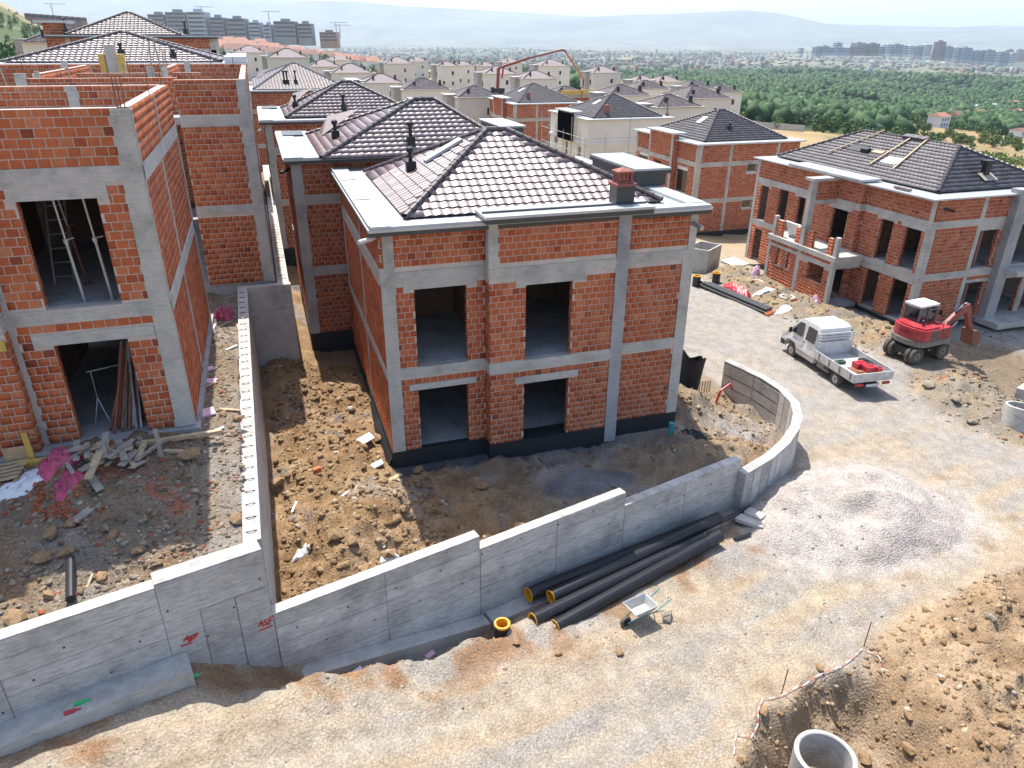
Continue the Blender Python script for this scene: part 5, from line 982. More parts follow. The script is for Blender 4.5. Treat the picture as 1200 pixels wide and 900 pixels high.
for (x,y,lab) in ((28.9,20.4,'pink sack slumped at the far porch column'),(29.0,14.2,'pink sack slumped at the near porch column')): blob('sack','foam',lab,'sack',(x,y),.3,.25,.55,int(y))
# ------------------------------------------------------------------ things round the tiled house
x,y=13.4,3.6; z=gz(x,y)
t=thing('membrane_sheet','black waterproofing sheet draped in folds beside the brick house corner','sheet',(x,y,z)); V=[];F=[]; n=14
for i in range(n):
    for j in range(8): f=i/(n-1); g=j/7; V.append((12.55+1.25*f+.1*g*math.sin(4*f),3.15+.25*math.sin(6*f)+.5*g*(f-.3),-1.75+(2.45-.35*f)*(1-g)+(.18*math.sin(9*f))*(1-g)+.05*math.sin(13*g+5*f)))
for i in range(n-1):
    for j in range(7): F.append((i*8+j,i*8+j+1,(i+1)*8+j+1,(i+1)*8+j))
part(MB().add(V,F),'sheet_front',M['black'],t); part(MB().add([(a,b+.35+.2*math.sin(3*a),c-.05) for a,b,c in V],[tuple(reversed(q)) for q in F]),'sheet_back',M['black'],t)
for i in range(5): x=14.05+.2*i; solo(MB().bar((x,3.7+.1*i,-2.2),(x+.06,3.75+.1*i,-1.0-.06*i),.07,.03),'stake',M['wood'],'short wooden stake between the black sheet and the curved wall','stake','stakes by the curved wall')
solo(MB().tube([(14.3,2.7,gz(14.3,2.7)),(14.5,2.75,-1.05),(15.0,2.85,-.85),(15.2,2.9,-1.2)],.05,8),'bent_pipe',M['red'],'bent red hose end poking up inside the curved wall','hose')
solo(MB().tube([(9.85,-1.05,gz(9.85,-1.05)-.1),(9.85,-1.05,gz(9.85,-1.05)+.42)],.11,12),'standpipe',M['teal'],'grey blue standpipe poking out of the yard near the house corner','pipe')
blob('plastic_bag','black','dark plastic scrap beside the standpipe','scrap',(10.7,-1.2),.5,.25,.25,8); blob('plastic_bag','wsheet','white plastic bag in the clods by the front wall','bag',(-1.0,-5.1),.28,.2,.22,9); blob('plastic_bag','wsheet','white rag on the soil beside the divider wall','rag',(-3.25,-3.9),.25,.18,.12,10)
# torn membrane along the left wall of the tiled house
for i,(y0,y1) in enumerate(((.0,1.2),(1.2,2.8),(2.8,4.6))): solo(MB().add([(-.04,y0,-.1),(-.04,y1,-.02),(-.2-.08*math.sin(i*2),y1,-.3),(-.24,y0,-.5)],[(0,1,2,3)]),'membrane_flap',M['black'],'torn black membrane flap along the foot of the tiled house side wall','membrane','membrane flaps')
R_=random.Random(5)
def slab(name,mat,label,cat,c,lx,ly,lz,rot,tx=0,ty=0,grp=None,dz=.02):
    z=gz(c[0],c[1])+dz+lz/2; a=np.array((math.cos(rot),math.sin(rot),tx)); a/=np.linalg.norm(a); b=np.array((-math.sin(rot),math.cos(rot),ty)); b=b-a*(a@b); b/=np.linalg.norm(b); n=np.cross(a,b); mb=MB().obox((c[0],c[1],z),a*lx/2,b*ly/2,n*lz/2); return solo(mb,name,M[mat],label,cat,grp)
slab('foam_board','wsheet','pale board leaning on soil against the tiled house side wall','board',(-.75,1.6),.62,.4,.05,.3,.25,.1,None,.12); slab('foam_board','wsheet','small pale board by the front corner of the tiled house','board',(-.55,.05),.4,.3,.05,.1,.35,0,None,.1)
slab('plank','wood','plank on the clods in front of the tiled house corner','plank',(-.2,-.85),.7,.18,.04,.5,.05); slab('brick_piece','brick1','single loose brick on the soil beside the divider wall','brick',(-2.5,-.4),.25,.13,.18,.3,.1,.1,None,.06)
for i,(x,y,l,a) in enumerate(((-3.3,-1.9,.45,1.2),(-1.9,-2.3,.5,.6),(-1.5,-1.9,.4,1.),(-3.1,.9,.6,.2))): slab('stick',('wsheet','wsheet','wood','wood')[i],('white lath beside the divider wall','white lath on the big soil mound','split lath beside the white lath on the mound','broken lath in the back of the yard')[i],'lath',(x,y),l,.06,.03,a,.15)
# boulders one can pick out
def rock(c,s,label,seed,grp='large stones',mat='clod'):
    rg=np.random.default_rng(seed); v=IV*(1+rg.uniform(-.38,.3,(12,1)))*np.array((1.25,.85,.6))*s*.72; F=[tuple(q) for q in IF]
    # one subdivision for a less faceted stone
    E={};V=[tuple(q) for q in v]
    def mid(a,b):
        k=(min(a,b),max(a,b))
        if k not in E: m_=(np.array(V[a])+np.array(V[b]))/2; m_=m_*(1.0+rg.uniform(-.06,.10)); E[k]=len(V); V.append(tuple(m_))
        return E[k]
    F2=[]
    for a,b,c_ in F: x,y_,z=mid(a,b),mid(b,c_),mid(c_,a); F2+=[(a,x,z),(x,b,y_),(z,y_,c_),(x,y_,z)]
    an=rg.uniform(0,6.28); z=gz(*c); P=[(c[0]+x*math.cos(an)-y*math.sin(an),c[1]+x*math.sin(an)+y*math.cos(an),z+q+s*.28) for x,y,q in V]
    return solo(MB().add(P,F2),'rock',M[mat],label,'rock',grp)
for i,(px,py,zz,s,mt) in enumerate(((393,640,-.1,.3,'clod'),(455,655,-.2,.3,'clod'),(475,605,-.1,.26,'clod'),(325,560,-.2,.3,'clod'),(443,512,-.3,.32,'clod'),(490,556,-.5,.24,'clod'),(520,585,-.5,.26,'clod'),(415,655,-.3,.26,'clod'),(405,672,-.3,.22,'clod'),(430,680,-.4,.22,'clod'),(565,578,-.5,.3,'clod'),(500,660,-.5,.22,'clod'),(345,605,-.2,.22,'rubble'),(465,618,-.1,.24,'clod'),(380,600,0,.22,'clod'))): rock(onz(px,py,zz)[:2],s,'big brown clod lying in the dug yard of the tiled house',100+i,'big clods in the yard',mt)
for i,(px,py,zz,s) in enumerate(((225,545,3.,.34),(130,615,2.9,.22),(60,620,2.9,.26),(45,640,2.9,.28),(115,668,2.6,.24),(80,605,3.,.22),(275,600,2.8,.26),(160,640,2.7,.2),(15,715,2.6,.3),(75,640,2.8,.22),(262,487,3.2,.2),(280,492,3.2,.2),(55,690,2.6,.22))): rock(onz(px,py,zz)[:2],s,'flat stone lying among the rubble of the upper yard',140+i,'flat stones in the upper yard','clod')
for i,(px,py,zz,s) in enumerate(((745,660,-1.7,.26),(782,725,-1.75,.26),(896,830,-1.7,.2),(960,783,-1.9,.16),(605,755,-1.5,.16),(655,768,-1.6,.15),(725,765,-1.7,.16),(1030,840,-1.6,.28),(1075,845,-1.6,.26),(1070,822,-1.6,.18),(1175,850,-1.6,.2),(1160,728,-1.9,.22),(1090,450,-2.3,.5),(1120,470,-2.3,.3),(1140,492,-2.5,.28))): rock(onz(px,py,zz)[:2],s,('stone lying loose beside the site road' if i<7 else ('clod on the excavated soil near the trench' if i<12 else 'pale boulder in the rubble bank behind the truck')),170+i,('stones by the road' if i<7 else ('clods on the spoil' if i<12 else 'boulders in the bank')),'rubble' if i in (0,1,11,12,13,14) else 'clod')
# ------------------------------------------------------------------ rubbish in front of the roofless house
blob('plastic_sheet','pink','crumpled magenta plastic sheet heaped by the plank pile','plastic sheet',(-8.3,-3.7),.62,.3,.36,21,34,.35,.6); blob('plastic_sheet','pink','torn magenta plastic sheet trailing over brick crumbs','plastic sheet',(-8.05,-4.35),.42,.24,.16,22,30,.35,.9); blob('plastic_sheet','wsheet','white plastic sheet spread beside the magenta one','plastic sheet',(-8.95,-4.0),.6,.35,.12,23,16,.4,.5); blob('plastic_sheet','pink','magenta plastic sheet bunched between the wall and the roofless house','plastic sheet',(-4.95,6.3),.35,.5,.35,24,18,.5)
R_=random.Random(11)
for i in range(30):
    c=(-7.45+R_.gauss(0,.34),-3.75+R_.gauss(0,.3)); slab('plank_piece','woodg' if i%3 else 'wood','short weathered board in the splayed pile before the left doorway','board',c,R_.uniform(.5,1.0),R_.uniform(.08,.18),.03,R_.uniform(.9,2.2) if i%4 else R_.uniform(-.3,.3),R_.uniform(-.2,.5),R_.uniform(-.15,.15),'boards in the pile',R_.uniform(.02,.38))
slab('timber_beam','wood','long square timber lying along the slab edge of the roofless house','timber',(-5.75,-3.2),2.0,.12,.1,.03,0,0,None,.05); slab('timber_beam','woodg','grey steel strut standing on rubble by the long timber','strut',(-6.15,-3.75),.1,.1,.75,.1,0,0,None,.0); slab('plank','wood','splintered plank below the long timber','plank',(-5.7,-3.75),.9,.1,.06,-.45,.05); slab('plank','woodg','grey batten crossing the rubble by the timber','plank',(-6.4,-3.6),.9,.09,.06,.6,.25,0,None,.1)
slab('plank','woodg','weathered board among red brick crumbs in the upper yard','plank',(-7.6,-5.2),.75,.2,.05,.9,.1); slab('plank','wood','lath by the black tube on the upper yard','plank',(-7.35,-7.2),.5,.05,.03,1.4,.2)
pt=thing('pallet','broken yellow wooden pallet lying by the slab of the roofless house','pallet',(-9.6,-3.6,3.1))
for i in range(5): part(MB().obox((-9.65+.02*i,-3.95+.17*i,3.32+.01*i),(.5,.03,.03),(0,.055,0),(0,0,.012)),'deck_board',M['wood'],pt)
for x in (-10.0,-9.6,-9.2): part(MB().obox((x,-3.6,3.25),(.04,0,0),(0,.42,0),(0,0,.05)),'bearer',M['wood'],pt)
slab('yellow_post','woody','upright yellow timber post by the slab corner','post',(-9.02,-3.2),.12,.06,.95,.1,0,.1,None,-.05); slab('timber_beam','woody','yellow formwork beam lying behind the magenta sheet','timber',(-8.75,-3.3),1.1,.1,.18,.05); slab('board','wood','square plywood offcut leaning on the slab','board',(-9.3,-3.15),.55,.04,.5,.05,0,.2,None,.0)
solo(MB().tube([(-7.75,-6.55,gz(-7.75,-6.55)+.1),(-7.55,-7.75,gz(-7.55,-7.6)+.08)],.09,12),'drain_pipe',M['pipe'],'short black tube lying on the upper yard behind the wall','pipe')
for (px,py,l,w_,a,n_) in ((241,488,.5,.42,.2,'pink foam board lying flat by the roofless house side wall'),(247,449,.35,.3,-.4,'small pink foam offcut beyond the larger foam board'),(245,435,.3,.25,.3,'tiny pink foam scrap farther up the strip')): slab('foam_board','foam',n_,'foam board',onz(px,py,3.15)[:2],l,w_,.05,a,.05,.05)
for i in range(8): px,py=R_.uniform(245,285),R_.uniform(380,540); slab('wood_scrap','wood' if i%2 else 'wsheet','splinter of board on the rubble strip beside the divider wall','scrap',onz(px,py,3.1)[:2],R_.uniform(.25,.6),.1,.03,R_.uniform(0,3),.1,0,'scraps on the strip')
# scraps at the wall foot
for (x,y,l,w_,m_,n_) in ((-2.3,-7.75,.3,.18,'wsheet','white foam scrap at the wall foot'),(-2.15,-7.6,.22,.16,'blue','pale blue scrap at the wall foot') ,(-3.1,-7.85,.25,.12,'wood','yellow plank end at the wall foot'),(-.4,-7.1,.25,.16,'foam','pink foam scrap at the wall foot')): slab('scrap',m_ if m_!='blue' else 'alu',n_,'scrap',(x,y),l,w_,.05,.4,.2)
for (px,py,m_,n_) in ((228,796,'green','green plastic bottle at the smooth wall foot'),(100,838,'green','green bottle on the footing ledge'),(88,848,'red','red wrapper on the footing ledge')):
    p=hit(px,py); z=gz(p[0],p[1])+.05 if px>150 else .72; t=thing('bottle',n_,'bottle',(p[0],p[1],z)); part(MB().tube([(p[0]-.12,p[1],z),(p[0]+.05,p[1]+.03,z),(p[0]+.1,p[1]+.04,z),(p[0]+.16,p[1]+.05,z)],[.045,.045,.02,.02],8),'bottle_body',M[m_],t)
# barrier tape with stakes along the trench
stk=[hit(885,852),hit(915,815),hit(1012,758)]
for i,p in enumerate(stk[1:]): z=gz(p[0],p[1]); solo(MB().tube([(p[0],p[1],z-.2),(p[0]+.12,p[1]+.08,z+.75)],.014,6),'rebar_stake',M['rust'],('rusty stake at the taped boulder by the trench','rusty stake at the trench head')[i],'stake')
tp=thing('barrier_tape','red and white barrier tape sagging along the trench edge','barrier tape',stk[0]); pts=[hit(px,py) for px,py in ((860,885),(862,862),(880,866),(888,850),(888,835),(893,822),(915,817),(935,806),(955,795),(985,783),(1002,770),(1010,762),(1028,770),(1040,790))]
for i,(a,b) in enumerate(zip(pts[:-1],pts[1:])):
    for k in range(3):
        p=a+(b-a)*k/3; q=a+(b-a)*(k+1)/3; p=np.array((p[0],p[1],gz(p[0],p[1])+.05)); q=np.array((q[0],q[1],gz(q[0],q[1])+.05)); part(MB().bar(p,q,.02,.006,up=(.3,.4,1)),'tape_strip',M['taper' if (i*3+k)%2 else 'tapew'],tp)
# ------------------------------------------------------------------ wheelbarrow
p=onz(752,716,-1.45); wz=gz(5.35,-7.75); wb=thing('wheelbarrow','grey metal wheelbarrow with teal handles parked beside the pipe bundle','wheelbarrow',(5.3,-7.75,wz),math.radians(12)); wb.scale=(.86,.86,.86); wb.matrix_basis=Matrix.LocRotScale(wb.location,wb.rotation_euler,wb.scale)
def trayp(z,sx,sy,xo): return [(xo-sx,-sy,z),(xo+sx*.9,-sy*.95,z),(xo+sx*.9,sy*.95,z),(xo-sx,sy,z)]
lo=trayp(.36,.28,.22,.02); hi=trayp(.64,.46,.34,-.02); hi[0]=(-.52,-.33,.66); hi[3]=(-.52,.33,.66); lo2=trayp(.385,.265,.205,.02); hi2=[(x*.955,y*.94,z-.005) for x,y,z in hi]
part(MB().add(lo+hi+lo2+hi2,[(0,3,2,1),(0,1,5,4),(1,2,6,5),(2,3,7,6),(3,0,4,7),(8,9,10,11),(8,12,13,9),(9,13,14,10),(10,14,15,11),(11,15,12,8),(4,5,13,12),(5,6,14,13),(6,7,15,14),(7,4,12,15)]),'tray',M['alu'],wb,False)
part(MB().tube([hi[0],hi[1],hi[2],hi[3],hi[0]],.018,6),'tray_rim',M['alu'],wb,False)
for s in (-1,1): part(MB().tube([(-.62,s*.1,.2),(-.2,s*.2,.31),(.35,s*.26,.36),(.95,s*.28,.62)],.018,7),'handle',M['teal'],wb,False); part(MB().tube([(.28,s*.24,.34),(.36,s*.27,.01)],.016,6),'leg',M['vent'],wb,False)
wl=part(MB().ring((-.62,-.045,.19),(0,1,0),[(.19,.0),(.19,.09),(.12,.09),(.12,0)],20),'wheel',M['rubber'],wb,False); part(MB().tube([(-.62,-.05,.19),(-.62,.05,.19)],.118,14),'rim',M['vent'],wl,False)
# ------------------------------------------------------------------ pickup truck
tz=gz(22.9,6.2)+.02; T=thing('flatbed_truck','white crew cab flatbed truck carrying tools on the gravel lane','truck',(23.1,4.35,tz),-.085)
def cabmesh(prof,wf,inset=0):
    mb=MB(); n=len(prof); L=[(-wf(z),y,z) for y,z in prof]; Rr=[(wf(z),y,z) for y,z in prof]; mb.add(L+Rr,[tuple(range(n)),tuple(range(2*n-1,n-1,-1))]+[(i,n+i,n+(i+1)%n,(i+1)%n) for i in range(n)]); return mb
wf=lambda z: .97 if z<1.3 else .97-.13*(z-1.3)/1.05
prof=[(1.78,.42),(3.25,.42),(3.33,.72),(3.55,.9),(3.9,.95),(4.2,.86),(4.36,.6),(4.42,.42),(4.62,.42),(4.68,.75),(4.62,1.05),(4.15,1.36),(3.5,2.16),(3.2,2.33),(2.0,2.36),(1.78,2.26)]
cb=part(cabmesh(prof,wf),'cab_body',M['wpaint'],T,False)
def sidewin(pts,mat,name,off=.008,par=cb):
    for s in (-1,1): part(MB().add([(s*(wf(z)+off),y,z) for y,z in pts],[tuple(range(len(pts))) if s>0 else tuple(range(len(pts)-1,-1,-1))]),name,M[mat],par,False)
sidewin([(3.0,1.38),(3.95,1.38),(3.42,2.06),(3.0,2.12)],'glass','side_window'); sidewin([(1.98,1.38),(2.72,1.38),(2.72,2.1),(1.98,2.1)],'glass','rear_window')
sidewin([(2.84,.5),(2.86,.5),(2.86,2.2),(2.84,2.2)],'grey','door_gap',.004); sidewin([(2.66,1.2),(2.82,1.2),(2.82,1.25),(2.66,1.25)],'vent','door_handle',.02)
part(MB().add([(-.86,4.11,1.43),(.86,4.11,1.43),(.8,3.55,2.13),(-.8,3.55,2.13)],[(0,1,2,3)]),'windscreen',M['glass'],cb,False)
sidewin([(4.3,.45),(4.7,.45),(4.7,.72),(4.35,.72)],'vent','bumper_side',.012); part(MB().box(-.95,.95,4.62,4.74,.4,.72),'bumper',M['vent'],cb,False)
for s in (-1,1): part(MB().obox((s*.72,4.62,.86),(.16,0,0),(0,.05,0),(0,0,.11)),'headlight',M['alu'],cb,False); part(MB().obox((s*1.1,3.85,1.5),(.07,0,0),(0,.05,0),(0,0,.13)),'mirror',M['vent'],cb,False)
for k in range(6):                                            # blurred blue company mark on the door
    z=1.08+.045*(k%2); y=3.72-.1*k; part(MB().add([(-wf(z)-.006,y,z),(-wf(z)-.006,y-.085,z),(-wf(z)-.006,y-.085,z+.075-.012*k),(-wf(z)-.006,y,z+.075-.012*k)],[(0,3,2,1)]),'door_lettering',M['blue'],cb,False)
def wheel(c,axis,ro,wd,par,ri=.6,mat='alu'):
    w_=part(MB().ring(np.array(c)-np.array(axis)*wd/2,axis,[(ro*ri,0),(ro*.92,0),(ro,wd*.15),(ro,wd*.85),(ro*.92,wd),(ro*ri,wd)],28),'wheel',M['rubber'],par,False); part(MB().ring(np.array(c)-np.array(axis)*wd*.42,axis,[(ro*ri*.99,0),(ro*ri*.99,wd*.84),(ro*.2,wd*.7),(ro*.2,.0)],24),'rim',M[mat],w_,False); return w_
for s in (-1,1): wheel((s*.83,3.76,.35),(1,0,0),.35,.22,T); wheel((s*.83,0,.35),(1,0,0),.35,.24,T)
part(MB().box(-.45,.45,-1.3,3.6,.45,.62),'chassis',M['vent'],T,False)
bd=part(MB().box(-1.05,1.05,-1.42,1.68,.80,.88),'bed_floor',M['alu'],T,False)
for x0,x1,y0,y1 in ((-1.08,-1.04,-1.42,1.68),(1.04,1.08,-1.42,1.68),(-1.04,1.04,-1.44,-1.40)): part(MB().box(x0,x1,y0,y1,.80,1.24),'drop_side',M['alu'],T,False)
hb=part(MB().box(-1.02,1.02,1.62,1.66,.88,1.62),'headboard',M['alu'],T,False)
for z in (1.72,1.86,2.0): part(MB().box(-1.02,1.02,1.62,1.67,z,z+.07),'headboard_rail',M['alu'],hb,False)
for x in (-1.0,-.45,.45,1.0): part(MB().box(x-.03,x+.03,1.672,1.70,.88,2.1),'headboard_post',M['alu'],hb,False)
for s in (-1,1): part(MB().box(s*.72-.2,s*.72+.2,-1.46,-1.42,.60,.74),'tail_lamp',M['red'],T,False); part(MB().box(s*.95-.03,s*.95+.03,.45,.9,.55,.78),'mudguard',M['vent'],T,False)
part(MB().box(-.35,.35,-1.47,-1.45,.55,.68),'number_plate',M['wpaint'],T,False)
def load(name,mat,lab,x,y,lx,ly,lz):
    t=T.matrix_basis@Vector((x,y,.885+lz/2)); a=-.085; d=np.array((math.cos(a),math.sin(a),0)); e=np.array((-d[1],d[0],0)); mb=MB().obox(t,d*lx/2,e*ly/2,(0,0,lz/2)); b_=lz*.2; mb.obox(np.array(t)+np.array((0,0,lz/2+.02)),d*lx*.3,e*ly*.1,(0,0,.02)); solo(mb,name,M[mat],lab,'tool case','tools on the truck bed')
load('tool_case','red','red tool case nearer the cab on the truck bed',.25,-.05,.55,.42,.28); load('tool_case','red','red tool case nearer the tailgate on the truck bed',.45,-.5,.55,.42,.26); load('tool_box','vent','black box on the truck bed beside the red cases',.7,.1,.35,.7,.25); load('jerry_can','red','small red can near the tailgate of the truck',.8,-.75,.22,.22,.24); load('tool_bag','dgreen','dark green tool bag behind the truck headboard',-.35,.6,.5,.25,.14)
load('mesh_panel','rust','rusty steel frame lying on the truck bed',-.1,-.55,.5,1.2,.02)
# ------------------------------------------------------------------ wheeled excavator
ez=gz(28.3,5.7)+.01; X=thing('excavator','red wheeled excavator with white cab roof parked on the rubble bank','excavator',(28.35,5.72,ez),math.radians(6))
for x in (-.95,.95):
    for y in (-.78,-.5,.5,.78): wheel((x,y,.44),(0,1,0),.44,.22,X,.5,'grey')
part(MB().box(-1.25,1.25,-.38,.38,.42,.78).box(-1.0,-.9,-.85,.85,.38,.5).box(.9,1.0,-.85,.85,.38,.5),'undercarriage',M['vent'],X,False); part(MB().box(1.3,1.45,-.9,.9,.25,.75).box(1.2,1.32,-.2,.2,.45,.6),'dozer_blade',M['grey'],X,False)
part(MB().tube([(0,0,.78),(0,0,.95)],.5,20),'slew_ring',M['vent'],X,False)
def roundbody(x0,x1,yh,z0,z1,rear):
    pts=[(x1,-yh),(x1,yh)]
    for k in range(9): a=math.pi/2+math.pi*k/8; pts.append((x0+rear*math.cos(a),yh*math.sin(a)))
    return MB().prism(pts,z0,z1)
part(roundbody(-.75,1.05,1.0,.95,1.22,.5),'counterweight_skirt',M['grey'],X,False); hd=part(roundbody(-.72,1.0,.96,1.225,1.82,.44),'engine_cover',M['redp'],X,False)
part(roundbody(-.66,.2,.86,1.823,1.9,.36),'cover_top',M['redp'],X,False)
part(MB().box(-.35,.1,-.985,-.963,1.25,1.78),'side_panel',M['grey'],hd,False); part(MB().box(-.35,.1,.963,.985,1.25,1.78),'side_panel',M['grey'],hd,False)
def txt(s,size,mat,name,parent,mtx):
    cu=bpy.data.curves.new(name,'FONT'); cu.body=s; cu.size=size; cu.extrude=.008; cu.align_x='CENTER'; cu.align_y='CENTER'; o=bpy.data.objects.new(name,cu); COL.objects.link(o); dg=bpy.context.evaluated_depsgraph_get(); me=bpy.data.meshes.new_from_object(o.evaluated_get(dg)); bpy.data.objects.remove(o); me.materials.clear(); me.materials.append(M[mat]); ob=link(name,me,parent,False); ob.matrix_basis=mtx; return ob
for i,c in enumerate('TAKEUCHI'):
    a=math.pi+ (i-3.5)*.125; xx=-.72+.445*math.cos(a)*1.01; yy=.96*math.sin(a)*1.01; nx=math.cos(a)/.44; ny=math.sin(a)/.96; nn=math.hypot(nx,ny); nx/=nn; ny/=nn
    txt(c,.17,'redd','lettering',hd,Matrix(((-ny,0,nx,xx),(nx,0,ny,yy),(0,1,0,1.58),(0,0,0,1))))
# cab
cabx=(-.35,.9); caby=(.02,.93)
cab=part(MB().box(*cabx,*caby,1.225,1.4),'cab_base',M['grey'],X,False)
for x in cabx:
    for y in caby: part(MB().bar((x,y,1.4),(x*.96+.02,y*.97+.01,2.62),.07,.07),'cab_post',M['grey'],cab,False)
part(MB().box(-.3,.85,.06,.89,2.62,2.68),'roof_rim',M['grey'],cab,False); part(MB().box(-.4,.95,-.02,.97,2.683,2.78).box(-.33,.88,.05,.9,2.78,2.82),'cab_roof',M['wpaint'],cab,False)
part(MB().add([(-.352,.08,1.72),(-.352,.88,1.72),(-.31,.86,2.58),(-.31,.1,2.58)],[(0,1,2,3)]),'cab_glass',M['glass'],cab,False); part(MB().add([(-.3,.018,1.5),(.85,.018,1.5),(.82,.04,2.58),(-.28,.04,2.58)],[(0,3,2,1)]),'cab_glass',M['glass'],cab,False); part(MB().add([(.902,.08,1.45),(.902,.88,1.45),(.87,.86,2.58),(.87,.1,2.58)],[(0,3,2,1)]),'cab_glass',M['glass'],cab,False)
part(MB().bar((.25,.015,1.42),(.25,.03,2.6),.05,.04),'cab_post',M['grey'],cab,False); part(MB().box(.95,1.0,-.25,-.1,2.2,2.45),'mirror',M['vent'],cab,False)
def plate(pts,y0,y1): return MB().extr([(x,y0,z) for x,z in pts],(0,y1-y0,0))
part(plate([(.85,1.38),(1.05,1.22),(2.05,1.85),(2.8,2.32),(2.7,2.6),(2.4,2.52),(1.7,2.05)],-.42,-.14),'boom',M['redd'],X,False)
part(plate([(2.5,2.58),(2.82,2.62),(3.0,2.38),(3.68,.95),(3.5,.85),(2.75,2.1)],-.40,-.16),'dipper_arm',M['redd'],X,False)
for a,b in (((1.1,-.52,1.15),(2.0,-.5,1.8)),((1.1,-.04,1.15),(2.0,-.06,1.8)),((1.9,-.28,2.3),(2.65,-.28,2.68)),((3.0,-.28,2.35),(3.6,-.28,1.35))): part(MB().tube([a,(np.array(a)+b)/2],.06,8).tube([(np.array(a)+b)/2,b],.035,8),'hydraulic_ram',M['steel'],X,False)
part(MB().extr([(3.35,-.62,1.1),(3.75,-.62,1.05),(4.15,-.62,.6),(4.2,-.62,.25),(3.9,-.62,.1),(3.55,-.62,.3)],(0,.68,0)),'bucket',M['rust'],X,False)
for k in range(4): y=-.58+k*.19; part(MB().obox((4.22,y,.2),(.05,0,-.04),(0,.03,0),(.03,0,.05)),'bucket_tooth',M['steel'],X,False)
part(MB().tube([(1.0,-.3,1.75),(1.6,-.3,2.2),(2.3,-.3,2.66),(2.75,-.3,2.56)],.03,6),'hose',M['vent'],X,False)
for k in range(5): part(MB().box(-.32,.07,-.992,-.986,1.32+.085*k,1.36+.085*k),'grille_slat',M['vent'],hd,False)
part(MB().tube([(-.55,-.45,1.9),(-.55,-.45,2.15),(-.62,-.45,2.22)],.045,8),'exhaust',M['vent'],X,False)
part(MB().tube([(.95,-.9,1.83),(.95,-.9,2.15),(.35,-.9,2.15),(.35,-.9,1.83)],.018,6),'handrail',M['vent'],X,False)
for s in (-.5,.5): part(MB().box(-1.165,-1.14,s-.09,s+.09,1.05,1.13),'rear_lamp',M['orange'],X,False)
part(MB().box(.1,.45,.3,.7,1.41,1.85).box(.05,.14,.3,.7,1.85,2.35),'seat',M['vent'],cab,False); part(MB().bar((.2,-.1,2.55),(.7,-.1,2.55),.05,.05).box(.72,.8,-.16,-.04,2.5,2.62),'work_lamp',M['grey'],cab,False)
part(MB().box(.35,1.0,-.972,-.962,1.25,1.8).box(.72,.73,-.976,-.973,1.25,1.8),'door_seam',M['redd'],hd,False)
# wheel arch lips, grille, seams and lashing points on the truck
for s in (-1,1):
    part(MB().tube([(s*.975,3.76+.47*math.cos(t),.42+.5*math.sin(t)) for t in np.linspace(0,math.pi,9)],.025,6),'arch_lip',M['grey'],cb,False)
    part(MB().box(s*.98-.012,s*.98+.012,1.82,3.24,.62,.68),'side_strip',M['grey'],cb,False)
    for y in (-1.2,-.4,.4,1.2): part(MB().box(s*1.09-.012,s*1.09+.012,y,y+.08,.86,1.2),'side_hinge',M['grey'],bd,False)
part(MB().box(-.5,.5,4.66,4.70,.78,1.0),'grille',M['vent'],cb,False); part(MB().box(.5,.95,.7,1.6,.45,.75),'fuel_tank',M['vent'],T,False); part(MB().box(-.93,-.55,.6,1.5,.4,.74),'tool_locker',M['grey'],T,False)
# ------------------------------------------------------------------ concrete pump boom far behind
Y=135; q=lambda px,py:ony(px,py,Y); cp=thing('concrete_pump_boom','tall red concrete pump boom arching over the far houses','pump boom',q(583,100)-np.array((0,0,3)))
for a,b,w0,mt in (((583,104),(584,80),.6,'redd'),((584,80),(620,68),.5,'redd'),((620,68),(659,58.5),.36,'redd'),((659,58.5),(663,60.5),.35,'redd')): part(MB().bar(q(*a),q(*b),w0,w0*.9),'boom_section',M[mt],cp)
part(MB().bar(q(662,60),q(684,93),.26,.26),'boom_section',M['orange'],cp); part(MB().tube([q(684,93),q(683,103)],.13,8),'end_hose',M['vent'],cp); part(MB().obox(q(583,103)-np.array((0,0,1.)),(1.2,0,0),(0,1.2,0),(0,0,1.)),'turret',M['vent'],cp)
part(MB().bar(q(588,92),q(590,78),.3,.3),'ram',M['red'],cp)
bh=House('brick_house','distant roofless brick shell edged with yellow formwork under the pump boom','house',(*ony(680,115,120)[:2],-5),'brick houses under construction',zb=-5); A=ony(640,112,118); B=ony(708,118,118)
wall(bh,(A[0],118),(1,0),0,B[0]-A[0],-5,2.6,[],[('beam',0,B[0]-A[0],2.2,2.6),('formwork_board',(B[0]-A[0])*.25,(B[0]-A[0])*.9,2.6,3.6,.2,'woody')],brick=True); wall(bh,(A[0],128),(0,-1),0,10,-5,3.2,[],[],brick=True); finish(bh)
# ------------------------------------------------------------------ vegetation
def leafmat(name,cols,trans=.25):
    m,n,l,b=newmat(name); b.inputs['Roughness'].default_value=.75; b.inputs['Specular IOR Level'].default_value=.25
    g=N(n,'ShaderNodeNewGeometry'); r=rampn(n,cols); l.new(g.outputs['Random Per Island'],r.inputs[0])
    nz=N(n,'ShaderNodeTexNoise',Scale=.02,Detail=6.,Roughness=.65); l.new(g.outputs['Position'],nz.inputs['Vector']); r2=rampn(n,[(.3,(.7,.75,.75)),(.7,(1.25,1.2,1.1))]); l.new(nz.outputs['Fac'],r2.inputs[0])
    mx=N(n,'ShaderNodeMix',data_type='RGBA',blend_type='MULTIPLY'); mx.inputs[0].default_value=1; l.new(r.outputs[0],mx.inputs[6]); l.new(r2.outputs[0],mx.inputs[7]); l.new(mx.outputs[2],b.inputs['Base Color']); return m
M['forest']=leafmat('forest_foliage',[(0,(.036,.082,.022)),(.5,(.06,.125,.034)),(.85,(.088,.16,.045)),(1,(.13,.19,.06))])
